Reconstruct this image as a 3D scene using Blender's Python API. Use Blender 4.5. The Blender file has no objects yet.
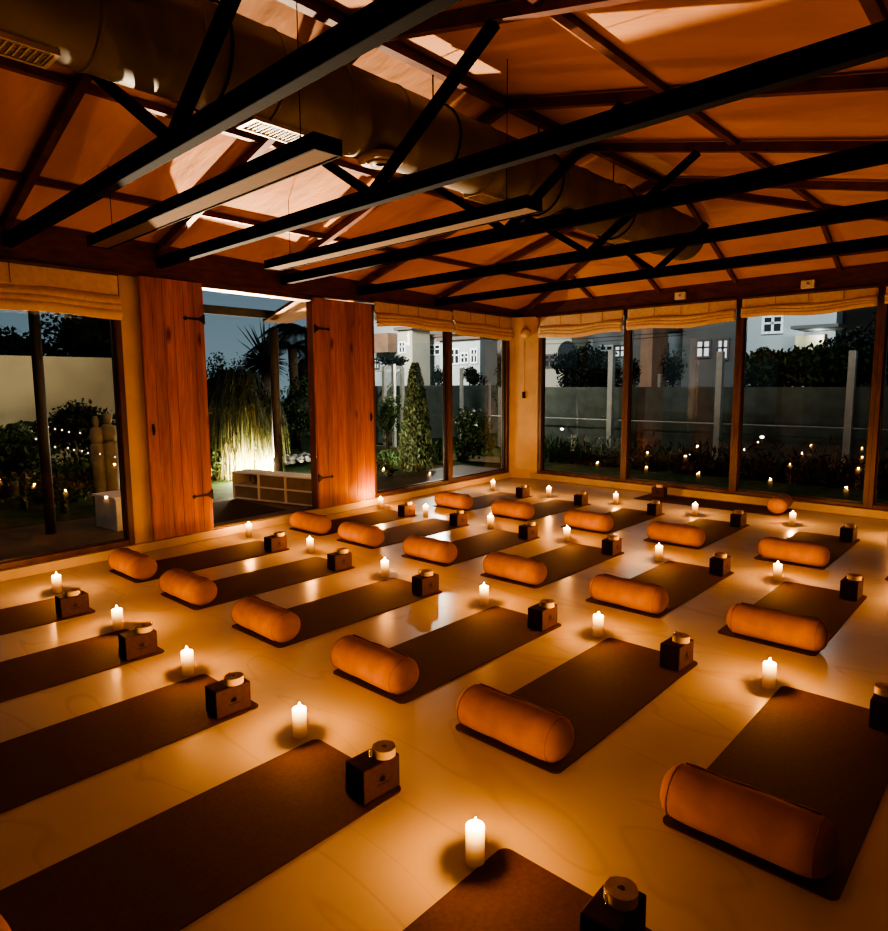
import bpy, math, random
from mathutils import Vector, Matrix
random.seed(7)
col = bpy.context.scene.collection
R = math.radians
PI = math.pi

# ------------------------------------------------------------------ camera
F, YAW, PIT, ROL, CH = 666.27, 0.739686, 0.122239, -0.005577, 1.8
_f = Vector((-math.sin(YAW)*math.cos(PIT), math.cos(YAW)*math.cos(PIT), -math.sin(PIT)))
_r0 = Vector((math.cos(YAW), math.sin(YAW), 0)); _u0 = _r0.cross(_f)
_r = _r0*math.cos(ROL)+_u0*math.sin(ROL); _u = -_r0*math.sin(ROL)+_u0*math.cos(ROL)
cam = bpy.data.cameras.new('camera'); cam.sensor_fit = 'VERTICAL'; cam.sensor_height = 24
cam.lens = F/931*24; cam.clip_start = 0.02; cam.clip_end = 400
co = bpy.data.objects.new('camera', cam); col.objects.link(co)
m = Matrix((_r, _u, -_f)).transposed().to_4x4(); m.translation = (0, 0, CH)
co.matrix_world = m
bpy.context.scene.camera = co

def ray(px, py): return _f+_r*((px-444)/F)-_u*((py-465.5)/F)
def at(px, py, ax, v):
    """point where the sight line through a photo pixel meets a real plane (x, y or z = v)"""
    d = ray(px, py); o = Vector((0, 0, CH)); t = (v-o[ax])/d[ax]
    return o+d*t
# left wall: runs a few degrees off the y axis
WA, WB = -7.03, -0.064
WD = Vector((WB, 1, 0)).normalized(); WN = Vector((WD.y, -WD.x, 0))      # along the wall, into the room
def wl(s, n=0, z=0): return Vector((WA+WB*s, s, z))+WN*n
def atw(px, py, n=0):
    d = ray(px, py); o = Vector((0, 0, CH)); p0 = wl(0, n)
    t = (p0-o).dot(WN)/d.dot(WN); p = o+d*t
    return p
BD = Vector((1, -0.028, 0)).normalized(); BN = Vector((-0.028, -1, 0)).normalized()
def bw(x, n=0, z=0): return Vector((x, 10.27-0.028*x, z))+BN*n

# ------------------------------------------------------------------ mesh builder
class MB:
    def __init__(s): s.v = []; s.f = []; s.sm = []
    def add(s, vs, fs, smooth=False):
        b = len(s.v); s.v += [tuple(v) for v in vs]
        for f in fs: s.f.append([i+b for i in f]); s.sm.append(smooth)
        return s
    def hexa(s, p):   # 8 points: bottom loop 4, top loop 4
        return s.add(p, [(3,2,1,0),(4,5,6,7),(0,1,5,4),(1,2,6,5),(2,3,7,6),(3,0,4,7)])
    def box(s, a, b):
        x0,y0,z0 = a; x1,y1,z1 = b
        return s.hexa([(x0,y0,z0),(x1,y0,z0),(x1,y1,z0),(x0,y1,z0),(x0,y0,z1),(x1,y0,z1),(x1,y1,z1),(x0,y1,z1)])
    def fbox(s, o, X, Y, Z):  # box from an origin and three edge vectors
        o = Vector(o); X = Vector(X); Y = Vector(Y); Z = Vector(Z)
        return s.hexa([o,o+X,o+X+Y,o+Y,o+Z,o+X+Z,o+X+Y+Z,o+Y+Z])
    def bar(s, a, b, w, h, up=(0,0,1)):
        a = Vector(a); b = Vector(b); d = (b-a).normalized(); up = Vector(up)
        if abs(d.dot(up)) > .98: up = Vector((0,1,0))
        sd = d.cross(up).normalized(); u = sd.cross(d).normalized()
        return s.fbox(a-sd*w/2-u*h/2, sd*w, b-a, u*h)
    def tube(s, pts, r, n=8, cap=True, smooth=True):
        pts = [Vector(p) for p in pts]; rs = r if isinstance(r, (list, tuple)) else [r]*len(pts)
        vs = []; fs = []
        ref = Vector((0,0,1))
        for i, p in enumerate(pts):
            d = (pts[min(i+1,len(pts)-1)]-pts[max(i-1,0)]).normalized()
            if abs(d.dot(ref)) > .95: ref = Vector((1,0,0)) if abs(d.x) < .9 else Vector((0,1,0))
            a = d.cross(ref).normalized(); b = a.cross(d).normalized()
            for k in range(n):
                t = 2*PI*k/n; vs.append(p+(a*math.cos(t)+b*math.sin(t))*rs[i])
        for i in range(len(pts)-1):
            for k in range(n):
                k2 = (k+1) % n; fs.append((i*n+k, i*n+k2, (i+1)*n+k2, (i+1)*n+k))
        if cap: fs.append(tuple(range(n))[::-1]); fs.append(tuple((len(pts)-1)*n+k for k in range(n)))
        return s.add(vs, fs, smooth)
    def lathe(s, prof, c=(0,0,0), n=32, smooth=True):  # profile of (r, z)
        c = Vector(c); vs = []; fs = []
        for r, z in prof:
            for k in range(n):
                t = 2*PI*k/n; vs.append(c+Vector((r*math.cos(t), r*math.sin(t), z)))
        for i in range(len(prof)-1):
            for k in range(n):
                k2 = (k+1) % n; fs.append((i*n+k, i*n+k2, (i+1)*n+k2, (i+1)*n+k))
        fs.append(tuple(range(n))[::-1]); fs.append(tuple((len(prof)-1)*n+k for k in range(n)))
        return s.add(vs, fs, smooth)
    def grid(s, fn, nu, nv, smooth=True):
        vs = [fn(i/nu, j/nv) for j in range(nv+1) for i in range(nu+1)]
        fs = [(j*(nu+1)+i, j*(nu+1)+i+1, (j+1)*(nu+1)+i+1, (j+1)*(nu+1)+i) for j in range(nv) for i in range(nu)]
        return s.add(vs, fs, smooth)
    def build(s, name, mat, parent=None, loc=None):
        me = bpy.data.meshes.new(name); me.from_pydata(s.v, [], s.f)
        me.polygons.foreach_set('use_smooth', s.sm)
        me.materials.append(mat); me.update()
        o = bpy.data.objects.new(name, me); col.objects.link(o)
        if loc is not None: o.location = loc
        if parent is not None: o.parent = parent
        return o
def bevel(o, w=0.004, seg=2):
    md = o.modifiers.new('bevel', 'BEVEL'); md.width = w; md.segments = seg; md.limit_method = 'ANGLE'; return o
def tag(o, label, cat, group=None, kind=None):
    o['label'] = label; o['category'] = cat
    if group: o['group'] = group
    if kind: o['kind'] = kind
    return o
def empty(name, loc=(0,0,0), rz=0):
    o = bpy.data.objects.new(name, None); col.objects.link(o); o.empty_display_size = .1
    o.location = loc; o.rotation_euler = (0,0,rz); return o
def struct(o): o['kind'] = 'structure'; return o
def kids(o): return list(o.children)
def dup(o, loc=None, rz=None, parent=None):
    c = o.copy(); col.objects.link(c)
    if parent is not None: c.parent = parent
    if loc is not None: c.location = loc
    if rz is not None: c.rotation_euler = (0,0,rz)
    for ch in kids(o): dup(ch, parent=c)
    return c

# ------------------------------------------------------------------ materials
def newmat(name):
    mt = bpy.data.materials.new(name); mt.use_nodes = True
    nt = mt.node_tree; return mt, nt, nt.nodes['Principled BSDF']
def setc(b, c, r=.6, spec=.4, metal=0):
    b.inputs['Base Color'].default_value = (*c, 1); b.inputs['Roughness'].default_value = r
    b.inputs['Specular IOR Level'].default_value = spec; b.inputs['Metallic'].default_value = metal
def plain(name, c, r=.6, spec=.4, metal=0, var=.25, scale=8, bump=0, bscale=60, stretch=(1,1,1)):
    mt, nt, b = newmat(name); setc(b, c, r, spec, metal); N = nt.nodes; L = nt.links
    tc = N.new('ShaderNodeTexCoord'); mp = N.new('ShaderNodeMapping'); mp.inputs['Scale'].default_value = stretch
    L.new(tc.outputs['Object'], mp.inputs['Vector'])
    nz = N.new('ShaderNodeTexNoise'); nz.inputs['Scale'].default_value = scale; nz.inputs['Detail'].default_value = 5
    L.new(mp.outputs['Vector'], nz.inputs['Vector'])
    rp = N.new('ShaderNodeValToRGB'); rp.color_ramp.elements[0].position = .3; rp.color_ramp.elements[1].position = .7
    rp.color_ramp.elements[0].color = (*[x*(1-var) for x in c], 1); rp.color_ramp.elements[1].color = (*[min(1, x*(1+var)) for x in c], 1)
    L.new(nz.outputs['Fac'], rp.inputs['Fac']); L.new(rp.outputs['Color'], b.inputs['Base Color'])
    if bump:
        n2 = N.new('ShaderNodeTexNoise'); n2.inputs['Scale'].default_value = bscale; n2.inputs['Detail'].default_value = 3
        L.new(mp.outputs['Vector'], n2.inputs['Vector'])
        bp = N.new('ShaderNodeBump'); bp.inputs['Strength'].default_value = bump; bp.inputs['Distance'].default_value = .01
        L.new(n2.outputs['Fac'], bp.inputs['Height']); L.new(bp.outputs['Normal'], b.inputs['Normal'])
    return mt
def emis(name, c, st):
    mt, nt, b = newmat(name); setc(b, (0,0,0)); b.inputs['Emission Color'].default_value = (*c,1); b.inputs['Emission Strength'].default_value = st
    return mt

def floor_mat():
    mt, nt, b = newmat('polished_marble'); setc(b, (.6,.5,.4), .2, .5); N = nt.nodes; L = nt.links
    tc = N.new('ShaderNodeTexCoord')
    n1 = N.new('ShaderNodeTexNoise'); n1.inputs['Scale'].default_value = 1.4; n1.inputs['Detail'].default_value = 3; n1.inputs['Distortion'].default_value = .2
    L.new(tc.outputs['Object'], n1.inputs['Vector'])
    r1 = N.new('ShaderNodeValToRGB'); e = r1.color_ramp.elements
    e[0].position = .3; e[0].color = (.50,.43,.31,1); e[1].position = .7; e[1].color = (.60,.52,.39,1)
    L.new(n1.outputs['Fac'], r1.inputs['Fac'])
    mp = N.new('ShaderNodeMapping'); mp.inputs['Rotation'].default_value = (0,0,.7); mp.inputs['Scale'].default_value = (.8,2.2,1)
    L.new(tc.outputs['Object'], mp.inputs['Vector'])
    n2 = N.new('ShaderNodeTexNoise'); n2.inputs['Scale'].default_value = .8; n2.inputs['Detail'].default_value = 1.5; n2.inputs['Distortion'].default_value = .9
    L.new(mp.outputs['Vector'], n2.inputs['Vector'])
    r2 = N.new('ShaderNodeValToRGB'); e = r2.color_ramp.elements
    e[0].position = .485; e[0].color = (1,1,1,1); e[1].position = .5; e[1].color = (.72,.62,.52,1)
    x = e.new(.515); x.color = (1,1,1,1)
    L.new(n2.outputs['Fac'], r2.inputs['Fac'])
    mx = N.new('ShaderNodeMixRGB'); mx.blend_type = 'MULTIPLY'; mx.inputs['Fac'].default_value = .3
    L.new(r1.outputs['Color'], mx.inputs[1]); L.new(r2.outputs['Color'], mx.inputs[2]); L.new(mx.outputs['Color'], b.inputs['Base Color'])
    r3 = N.new('ShaderNodeMapRange'); r3.inputs['To Min'].default_value = .23; r3.inputs['To Max'].default_value = .27
    L.new(n1.outputs['Fac'], r3.inputs['Value']); L.new(r3.outputs['Result'], b.inputs['Roughness'])
    return mt
def ceiling_mat():
    mt, nt, b = newmat('hessian_ceiling'); setc(b, (.6,.36,.2), .85, .15); N = nt.nodes; L = nt.links
    tc = N.new('ShaderNodeTexCoord')
    n1 = N.new('ShaderNodeTexNoise'); n1.inputs['Scale'].default_value = 1.1; n1.inputs['Detail'].default_value = 6
    L.new(tc.outputs['Object'], n1.inputs['Vector'])
    r1 = N.new('ShaderNodeValToRGB'); e = r1.color_ramp.elements
    e[0].position = .3; e[0].color = (.57,.29,.16,1); e[1].position = .72; e[1].color = (.70,.38,.215,1)
    L.new(n1.outputs['Fac'], r1.inputs['Fac']); L.new(r1.outputs['Color'], b.inputs['Base Color'])
    mp = N.new('ShaderNodeMapping'); mp.inputs['Scale'].default_value = (.6,1.8,1); L.new(tc.outputs['Object'], mp.inputs['Vector'])
    n2 = N.new('ShaderNodeTexNoise'); n2.inputs['Scale'].default_value = 2.5; n2.inputs['Detail'].default_value = 3; L.new(mp.outputs['Vector'], n2.inputs['Vector'])
    n3 = N.new('ShaderNodeTexNoise'); n3.inputs['Scale'].default_value = 220; L.new(tc.outputs['Object'], n3.inputs['Vector'])
    ad = N.new('ShaderNodeMath'); ad.operation = 'MULTIPLY_ADD'; ad.inputs[1].default_value = .06
    L.new(n3.outputs['Fac'], ad.inputs[0]); L.new(n2.outputs['Fac'], ad.inputs[2])
    bp = N.new('ShaderNodeBump'); bp.inputs['Strength'].default_value = .5; bp.inputs['Distance'].default_value = .07
    L.new(ad.outputs[0], bp.inputs['Height']); L.new(bp.outputs['Normal'], b.inputs['Normal'])
    return mt
def pine_mat():
    mt, nt, b = newmat('knotty_pine'); setc(b, (.5,.2,.07), .5, .3); N = nt.nodes; L = nt.links
    tc = N.new('ShaderNodeTexCoord')
    sx = N.new('ShaderNodeSeparateXYZ'); L.new(tc.outputs['Object'], sx.inputs[0])
    # plank number along the panel width
    ml = N.new('ShaderNodeMath'); ml.operation = 'MULTIPLY'; ml.inputs[1].default_value = 1/.136; L.new(sx.outputs['Y'], ml.inputs[0])
    fl = N.new('ShaderNodeMath'); fl.operation = 'FLOOR'; L.new(ml.outputs[0], fl.inputs[0])
    cb = N.new('ShaderNodeCombineXYZ'); L.new(fl.outputs[0], cb.inputs['X'])
    wn = N.new('ShaderNodeTexWhiteNoise'); wn.noise_dimensions = '1D'; L.new(fl.outputs[0], wn.inputs['W'])
    of = N.new('ShaderNodeVectorMath'); of.operation = 'SCALE'; of.inputs['Scale'].default_value = 7; L.new(cb.outputs[0], of.inputs[0])
    av = N.new('ShaderNodeVectorMath'); av.operation = 'ADD'; L.new(tc.outputs['Object'], av.inputs[0]); L.new(of.outputs[0], av.inputs[1])
    mp = N.new('ShaderNodeMapping'); mp.inputs['Scale'].default_value = (8,8,.7); L.new(av.outputs[0], mp.inputs['Vector'])
    n1 = N.new('ShaderNodeTexNoise'); n1.inputs['Scale'].default_value = 3; n1.inputs['Detail'].default_value = 7; n1.inputs['Distortion'].default_value = .8
    L.new(mp.outputs[0], n1.inputs['Vector'])
    r1 = N.new('ShaderNodeValToRGB'); e = r1.color_ramp.elements
    e[0].position = .3; e[0].color = (.36,.115,.045,1); e[1].position = .7; e[1].color = (.54,.225,.095,1)
    L.new(n1.outputs['Fac'], r1.inputs['Fac'])
    mk = N.new('ShaderNodeMapping'); mk.inputs['Scale'].default_value = (2.6,5,1.7); L.new(av.outputs[0], mk.inputs['Vector'])
    vo = N.new('ShaderNodeTexVoronoi'); vo.inputs['Scale'].default_value = 1.0; L.new(mk.outputs[0], vo.inputs['Vector'])
    rk = N.new('ShaderNodeValToRGB'); e = rk.color_ramp.elements
    e[0].position = .08; e[0].color = (.2,.10,.06,1); e[1].position = .19; e[1].color = (1,1,1,1); L.new(vo.outputs['Distance'], rk.inputs['Fac'])
    mx = N.new('ShaderNodeMixRGB'); mx.blend_type = 'MULTIPLY'; mx.inputs[0].default_value = .85; L.new(r1.outputs[0], mx.inputs[1]); L.new(rk.outputs[0], mx.inputs[2])
    hs = N.new('ShaderNodeMapRange'); hs.inputs['To Min'].default_value = .78; hs.inputs['To Max'].default_value = 1.12; L.new(wn.outputs['Value'], hs.inputs['Value'])
    m2 = N.new('ShaderNodeVectorMath'); m2.operation = 'SCALE'; L.new(mx.outputs[0], m2.inputs[0]); L.new(hs.outputs[0], m2.inputs['Scale'])
    L.new(m2.outputs[0], b.inputs['Base Color'])
    return mt
def glass_mat():
    mt, nt, b = newmat('window_glass'); N = nt.nodes; L = nt.links; N.remove(b)
    out = [n for n in N if n.type == 'OUTPUT_MATERIAL'][0]
    t = N.new('ShaderNodeBsdfTransparent'); t.inputs['Color'].default_value = (.9,.93,.92,1)
    g = N.new('ShaderNodeBsdfGlossy'); g.inputs['Roughness'].default_value = .012; g.inputs['Color'].default_value = (.9,.9,.9,1)
    fr = N.new('ShaderNodeFresnel'); fr.inputs['IOR'].default_value = 1.5
    ml = N.new('ShaderNodeMath'); ml.operation = 'MULTIPLY'; ml.inputs[1].default_value = 1.5; ml.use_clamp = True
    L.new(fr.outputs[0], ml.inputs[0])
    mx = N.new('ShaderNodeMixShader'); L.new(ml.outputs[0], mx.inputs[0]); L.new(t.outputs[0], mx.inputs[1]); L.new(g.outputs[0], mx.inputs[2])
    L.new(mx.outputs[0], out.inputs['Surface']); return mt
def flame_mat():
    mt, nt, b = newmat('candle_flame'); N = nt.nodes; L = nt.links; N.remove(b)
    out = [n for n in N if n.type == 'OUTPUT_MATERIAL'][0]
    t = N.new('ShaderNodeBsdfTransparent'); e = N.new('ShaderNodeEmission')
    e.inputs['Color'].default_value = (1,.62,.25,1); e.inputs['Strength'].default_value = 40
    a = N.new('ShaderNodeAddShader'); L.new(t.outputs[0], a.inputs[0]); L.new(e.outputs[0], a.inputs[1]); L.new(a.outputs[0], out.inputs['Surface'])
    return mt
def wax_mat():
    mt, nt, b = newmat('glowing_wax'); setc(b, (.5,.4,.28), .5, .4); N = nt.nodes; L = nt.links  # flame light coming through the wax, painted as emission that fades downwards
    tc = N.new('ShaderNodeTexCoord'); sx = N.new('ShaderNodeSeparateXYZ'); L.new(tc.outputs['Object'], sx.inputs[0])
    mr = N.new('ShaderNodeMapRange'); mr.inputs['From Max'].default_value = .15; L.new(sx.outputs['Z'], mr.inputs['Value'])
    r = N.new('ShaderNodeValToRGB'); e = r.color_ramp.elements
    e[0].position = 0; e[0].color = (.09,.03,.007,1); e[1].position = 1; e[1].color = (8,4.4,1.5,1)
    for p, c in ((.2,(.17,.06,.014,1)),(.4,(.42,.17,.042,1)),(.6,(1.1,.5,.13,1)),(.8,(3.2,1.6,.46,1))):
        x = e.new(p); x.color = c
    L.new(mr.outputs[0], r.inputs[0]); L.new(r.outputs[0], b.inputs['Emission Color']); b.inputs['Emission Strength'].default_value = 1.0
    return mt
def leaf_mat(name, c1, c2, tr=.15):
    mt, nt, b = newmat(name); setc(b, c1, .6, .3); N = nt.nodes; L = nt.links
    g = N.new('ShaderNodeNewGeometry'); r = N.new('ShaderNodeValToRGB'); e = r.color_ramp.elements
    e[0].color = (*c1,1); e[1].color = (*c2,1); L.new(g.outputs['Random Per Island'], r.inputs[0]); L.new(r.outputs[0], b.inputs['Base Color'])
    return mt
M = dict(
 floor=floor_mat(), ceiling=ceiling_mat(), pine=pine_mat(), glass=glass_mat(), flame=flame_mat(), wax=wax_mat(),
 plaster=plain('cream_plaster', (.74,.56,.36), .8, .2, var=.1, scale=3, bump=.15),
 curb=plain('marble_curb', (.62,.52,.40), .45, .4, var=.12, scale=3),
 beam=plain('dark_red_timber', (.12,.036,.016), .5, .4, var=.35, scale=5, stretch=(1,1,4)),
 rafter=plain('brown_timber', (.15,.048,.02), .6, .3, var=.35, scale=6),
 steel=plain('black_steel', (.012,.009,.007), .85, .06, var=.3),
 frame=plain('dark_window_timber', (.13,.06,.03), .4, .5, var=.3, scale=10, stretch=(1,1,.3)),
 frame_dark=plain('bronze_window_frame', (.05,.028,.018), .35, .5, var=.2),
 mat=plain('rubber_mat', (.095,.043,.024), .8, .2, var=.12, scale=60, bump=.3, bscale=400),
 mat_edge=plain('mat_edge', (.05,.03,.02), .8, .2),
 bolster=plain('tan_velour', (.44,.225,.125), .9, .15, var=.14, scale=9, bump=.25, bscale=160),
 piping=plain('tan_piping', (.34,.17,.09), .85, .15, var=.1),
 block=plain('brown_foam', (.075,.036,.022), .75, .2, var=.15, scale=30, bump=.1, bscale=300),
 emblem=plain('emblem_ink', (.03,.014,.01), .7, .2, var=.05),
 strap=plain('cream_webbing', (.72,.60,.44), .85, .2, var=.08, scale=120, bump=.2, bscale=500),
 ring=plain('steel_ring', (.6,.55,.5), .25, .6, 1, var=.05),
 wick=plain('wick', (.02,.015,.01), .9),
 blind=plain('linen_blind', (.76,.58,.39), .9, .15, var=.08, scale=20, bump=.15, bscale=200),
 duct=plain('galvanised_duct', (.17,.15,.115), .5, .4, .2, var=.2, scale=3),
 grille=plain('pale_grille', (.5,.42,.33), .5, .4, var=.1),
 dark=plain('dark_void', (.012,.01,.009), .8, .2, var=.1),
 white=plain('white_plastic', (.78,.74,.68), .4, .5, var=.04),
 lampdif=plain('pale_diffuser', (.17,.115,.07), .9, .04, var=.05),
 black=plain('black_plastic', (.015,.013,.012), .4, .5, var=.1),
 iron=plain('wrought_iron', (.03,.015,.01), .5, .5, .3, var=.3),
 grass=plain('night_lawn', (.035,.06,.02), .9, .1, var=.5, scale=6, bump=.6, bscale=40),
 paving=plain('terrace_paving', (.10,.075,.05), .6, .3, var=.25, scale=3),
 doormat=plain('coir_mat', (.035,.026,.018), .95, .1, var=.2, scale=200),
 shelfw=plain('pale_shelf', (.85,.80,.72), .5, .3, var=.06),
 shelfb=plain('shelf_back', (.24,.19,.135), .6, .3, var=.1),
 gwall=plain('garden_wall_render', (.52,.44,.30), .9, .1, var=.06, scale=2),
 soffit=plain('brown_soffit', (.16,.085,.04), .8, .2, var=.1),
 post=plain('brown_pole', (.03,.024,.017), .6, .3, var=.2),
 metalpost=plain('grey_post', (.42,.40,.36), .5, .4, var=.1),
 house=plain('pale_render', (.36,.38,.38), .9, .1, var=.07, scale=.6),
 house2=plain('cream_render', (.36,.34,.28), .9, .1, var=.07, scale=.6),
 house3=plain('grey_render', (.13,.125,.115), .9, .1, var=.12, scale=.6),
 brick=plain('brown_cladding', (.25,.16,.11), .9, .1, var=.2, scale=1),
 winf=plain('white_window_frame', (.7,.7,.68), .6),
 wing=plain('night_pane', (.03,.035,.04), .15, .6, var=.2),
 lit=emis('lit_pane', (.85,.95,1), .9),
 lamp=emis('stake_glow', (1,.93,.8), 5),
 roof=plain('grey_roof', (.12,.10,.09), .8, .2),
 screen=plain('dark_windbreak', (.12,.135,.115), .8, .15, var=.2, scale=3),
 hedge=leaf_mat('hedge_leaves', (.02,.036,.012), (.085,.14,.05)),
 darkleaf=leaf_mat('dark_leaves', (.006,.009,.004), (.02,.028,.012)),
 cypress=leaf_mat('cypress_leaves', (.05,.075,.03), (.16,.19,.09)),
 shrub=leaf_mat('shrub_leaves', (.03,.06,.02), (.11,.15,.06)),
 straw=leaf_mat('straw_grass', (.10,.12,.035), (.34,.30,.14)),
 olive=leaf_mat('olive_strands', (.015,.022,.008), (.07,.08,.03)),
 bark=plain('bark', (.10,.075,.05), .9, .1, var=.4, scale=12),
 stone=plain('pale_stone', (.20,.17,.125), .8, .2, var=.15),
 pebble=leaf_mat('pale_pebbles', (.35,.34,.30), (.75,.72,.66)),
)
def wood_posts(): return M['plaster']

# ------------------------------------------------------------------ world
sc = bpy.context.scene
w = bpy.data.worlds.new('dusk_sky'); sc.world = w; w.use_nodes = True
nt = w.node_tree; bg = nt.nodes['Background']
tc = nt.nodes.new('ShaderNodeTexCoord'); sx = nt.nodes.new('ShaderNodeSeparateXYZ'); nt.links.new(tc.outputs['Generated'], sx.inputs[0])
rp = nt.nodes.new('ShaderNodeValToRGB'); e = rp.color_ramp.elements
e[0].position = 0; e[0].color = (.175,.24,.27,1); e[1].position = .45; e[1].color = (.045,.085,.125,1)
nt.links.new(sx.outputs['Z'], rp.inputs[0]); nt.links.new(rp.outputs[0], bg.inputs['Color']); bg.inputs['Strength'].default_value = .9

# ------------------------------------------------------------------ room shell
struct(MB().box((-7.9,-3.2,-.05), (.75,10.75,0)).build('floor', M['floor']))
RX, RZ = -3.65, 4.21                      # ridge
KL, KR, KH = .26, .235, .43
def zl(x): return 3.21+KL*(x+7.5)
def zr(x): return RZ-KR*(x-RX)
def zh(y): return 3.26+KH*(10.4-y)
YH = 10.4-(RZ-3.26)/KH
cb = MB()
cl = (-7.9, 10.4+(3.26-zl(-7.9))/KH); cr = (.75, 10.4+(3.26-zr(.75))/KH)
def q4(a, b, c, d): cb.add([a,b,c,d], [(0,1,2,3)])
q4((-7.9,-3.2,zl(-7.9)), (RX,-3.2,RZ), (RX,YH,RZ), (*cl,zl(-7.9)))
q4((RX,-3.2,RZ), (.75,-3.2,zr(.75)), (*cr,zr(.75)), (RX,YH,RZ))
cb.add([(*cl,zl(-7.9)), (RX,YH,RZ), (*cr,zr(.75))], [(0,1,2)])
struct(cb.build('ceiling', M['ceiling']))
# left wall: solid panels between the openings
ZT = 2.95
S_W1, S_J, S_D0, S_D1, S_S2 = atw(128.5,450).y, 3.18, atw(204,400).y, atw(316,420).y, atw(372,420).y
S_M = atw(449.5,400).y; S_W3 = atw(507,400).y; S_END = 10.46
wlb = MB()
def wseg(s0, s1, z0, z1, n0=-.15, n1=0, mb=wlb): mb.fbox(wl(s0,n0,z0), wl(s1,n0)-wl(s0,n0), WN*(n1-n0), (0,0,z1-z0))
wseg(S_W1, S_D0-.05, 0, ZT); wseg(S_D1+.07, S_S2-.02, 0, ZT); wseg(S_W3+.03, S_END+.2, 0, 3.0)
wseg(-3.2, -1.4, 0, ZT); wseg(S_W1, S_D0, ZT, 3.3, -.1, -.02); wseg(-3.2, S_END, 2.98, 3.35, -.12, -.02)
struct(wlb.build('wall_left', M['plaster']))
b = MB(); wseg(-3.2, S_END, 0, .10, -.2, .07, b); struct(bevel(b.build('baseboard_left', M['curb']), .008))
def zbm(s_): return 2.915+(s_-2)*.0155
b = MB(); b.hexa([wl(-3.2,-.16,zbm(-3.2)),wl(S_END+.1,-.16,zbm(S_END)),wl(S_END+.1,.06,zbm(S_END)),wl(-3.2,.06,zbm(-3.2)),wl(-3.2,-.16,3.3),wl(S_END+.1,-.16,3.3),wl(S_END+.1,.06,3.3),wl(-3.2,.06,3.3)])
struct(b.build('trim_1', M['beam']))
# back wall
X0 = at(539,400,1,10.45).x
def bseg(mb, x0, x1, z0, z1, n0=-.15, n1=0): mb.fbox(bw(x0,n0,z0), bw(x1,n0)-bw(x0,n0), BN*(n1-n0), (0,0,z1-z0))
b = MB(); bseg(b, -7.75, X0-.02, 0, 3.0, -.15, .0); bseg(b, .35, .75, 0, 3.2); bseg(b, -7.7, .75, 2.98, 3.3, -.12, -.02)
struct(b.build('wall_back', M['plaster']))
b = MB(); bseg(b, -7.7, .6, 0, .11, -.2, .08); struct(bevel(b.build('baseboard_back', M['curb']), .008))
b = MB(); bseg(b, -7.8, .75, 3.0, 3.3, -.16, .05); struct(b.build('trim_2', M['beam']))
# corner column face, set at an angle across the corner
a_ = wl(S_W3+.04, .03); c_ = bw(X0-.02, .03); cen = Vector((-7.75,10.55,0))
b = MB(); b.add([(a_.x,a_.y,0),(c_.x,c_.y,0),(cen.x,cen.y,0),(a_.x,a_.y,3.02),(c_.x,c_.y,3.02),(cen.x,cen.y,3.02)], [(2,1,0),(3,4,5),(0,1,4,3),(1,2,5,4),(2,0,3,5)])
struct(b.build('trim_3', M['plaster']))
# unseen sides behind and beside the camera
b = MB(); b.box((.6,-3.3,0), (.75,10.6,3.6)); struct(b.build('wall_right', M['dark']))
b = MB(); b.box((-7.6,-3.35,0), (.75,-3.2,3.4)); b.add([(-7.9,-3.21,3.3),(.75,-3.21,3.3),(RX,-3.21,4.2)], [(0,1,2)])
struct(b.build('wall_front', M['dark']))

# windows: frame and one glass pane each
def window(idx, pt, nrm, s0, s1, z0, z1, fw=.06, mat='frame', fd=.12, left=True):
    o = struct(empty('window_%d' % idx, pt(s0,0,0)))
    inv = Matrix.Translation(-Vector(pt(s0,0,0)))
    f = MB(); n0 = -.10; d = pt(s1,0)-pt(s0,0); u = d.normalized()
    for a, bb, za, zb in ((s0,s0+fw,z0,z1),(s1-fw,s1,z0,z1)):
        f.fbox(pt(a,n0,za), pt(bb,n0)-pt(a,n0), nrm*fd, (0,0,zb-za))
    for za, zb in ((z0,z0+fw*1.0),(z1-fw,z1)):
        f.fbox(pt(s0+fw,n0+.005,za), pt(s1-fw,n0)-pt(s0+fw,n0), nrm*(fd-.01), (0,0,zb-za))
    fo = f.build('window_frame', M[mat], o); fo.matrix_parent_inverse = inv; bevel(fo, .006)
    # slim inner sash
    g = MB(); k = fw+.02
    for a, bb, za, zb in ((s0+fw,s0+k,z0+fw,z1-fw),(s1-k,s1-fw,z0+fw,z1-fw)):
        g.fbox(pt(a,-.07,za), pt(bb,-.07)-pt(a,-.07), nrm*.04, (0,0,zb-za))
    for za, zb in ((z0+fw,z0+k),(z1-k,z1-fw)):
        g.fbox(pt(s0+k,-.068,za), pt(s1-k,-.07)-pt(s0+k,-.07), nrm*.036, (0,0,zb-za))
    so = g.build('sash', M['frame_dark'], o); so.matrix_parent_inverse = inv
    p = MB(); p.add([pt(s0+k,-.05,z0+k),pt(s1-k,-.05,z0+k),pt(s1-k,-.05,z1-k),pt(s0+k,-.05,z1-k)], [(0,1,2,3)])
    po = p.build('glass_pane', M['glass'], o); po.matrix_parent_inverse = inv
    return o
window(1, wl, WN, -1.4, S_W1, .10, ZT)
window(2, wl, WN, S_S2, S_M, .10, ZT)
window(3, wl, WN, S_M, S_W3+.03, .10, ZT)
XB = [X0, at(625,400,1,10.4).x, at(737,400,1,10.37).x, at(876,400,1,10.33).x, .36]
for i in range(4): window(4+i, bw, BN, XB[i], XB[i+1], .11, 3.0, fw=.055)
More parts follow.
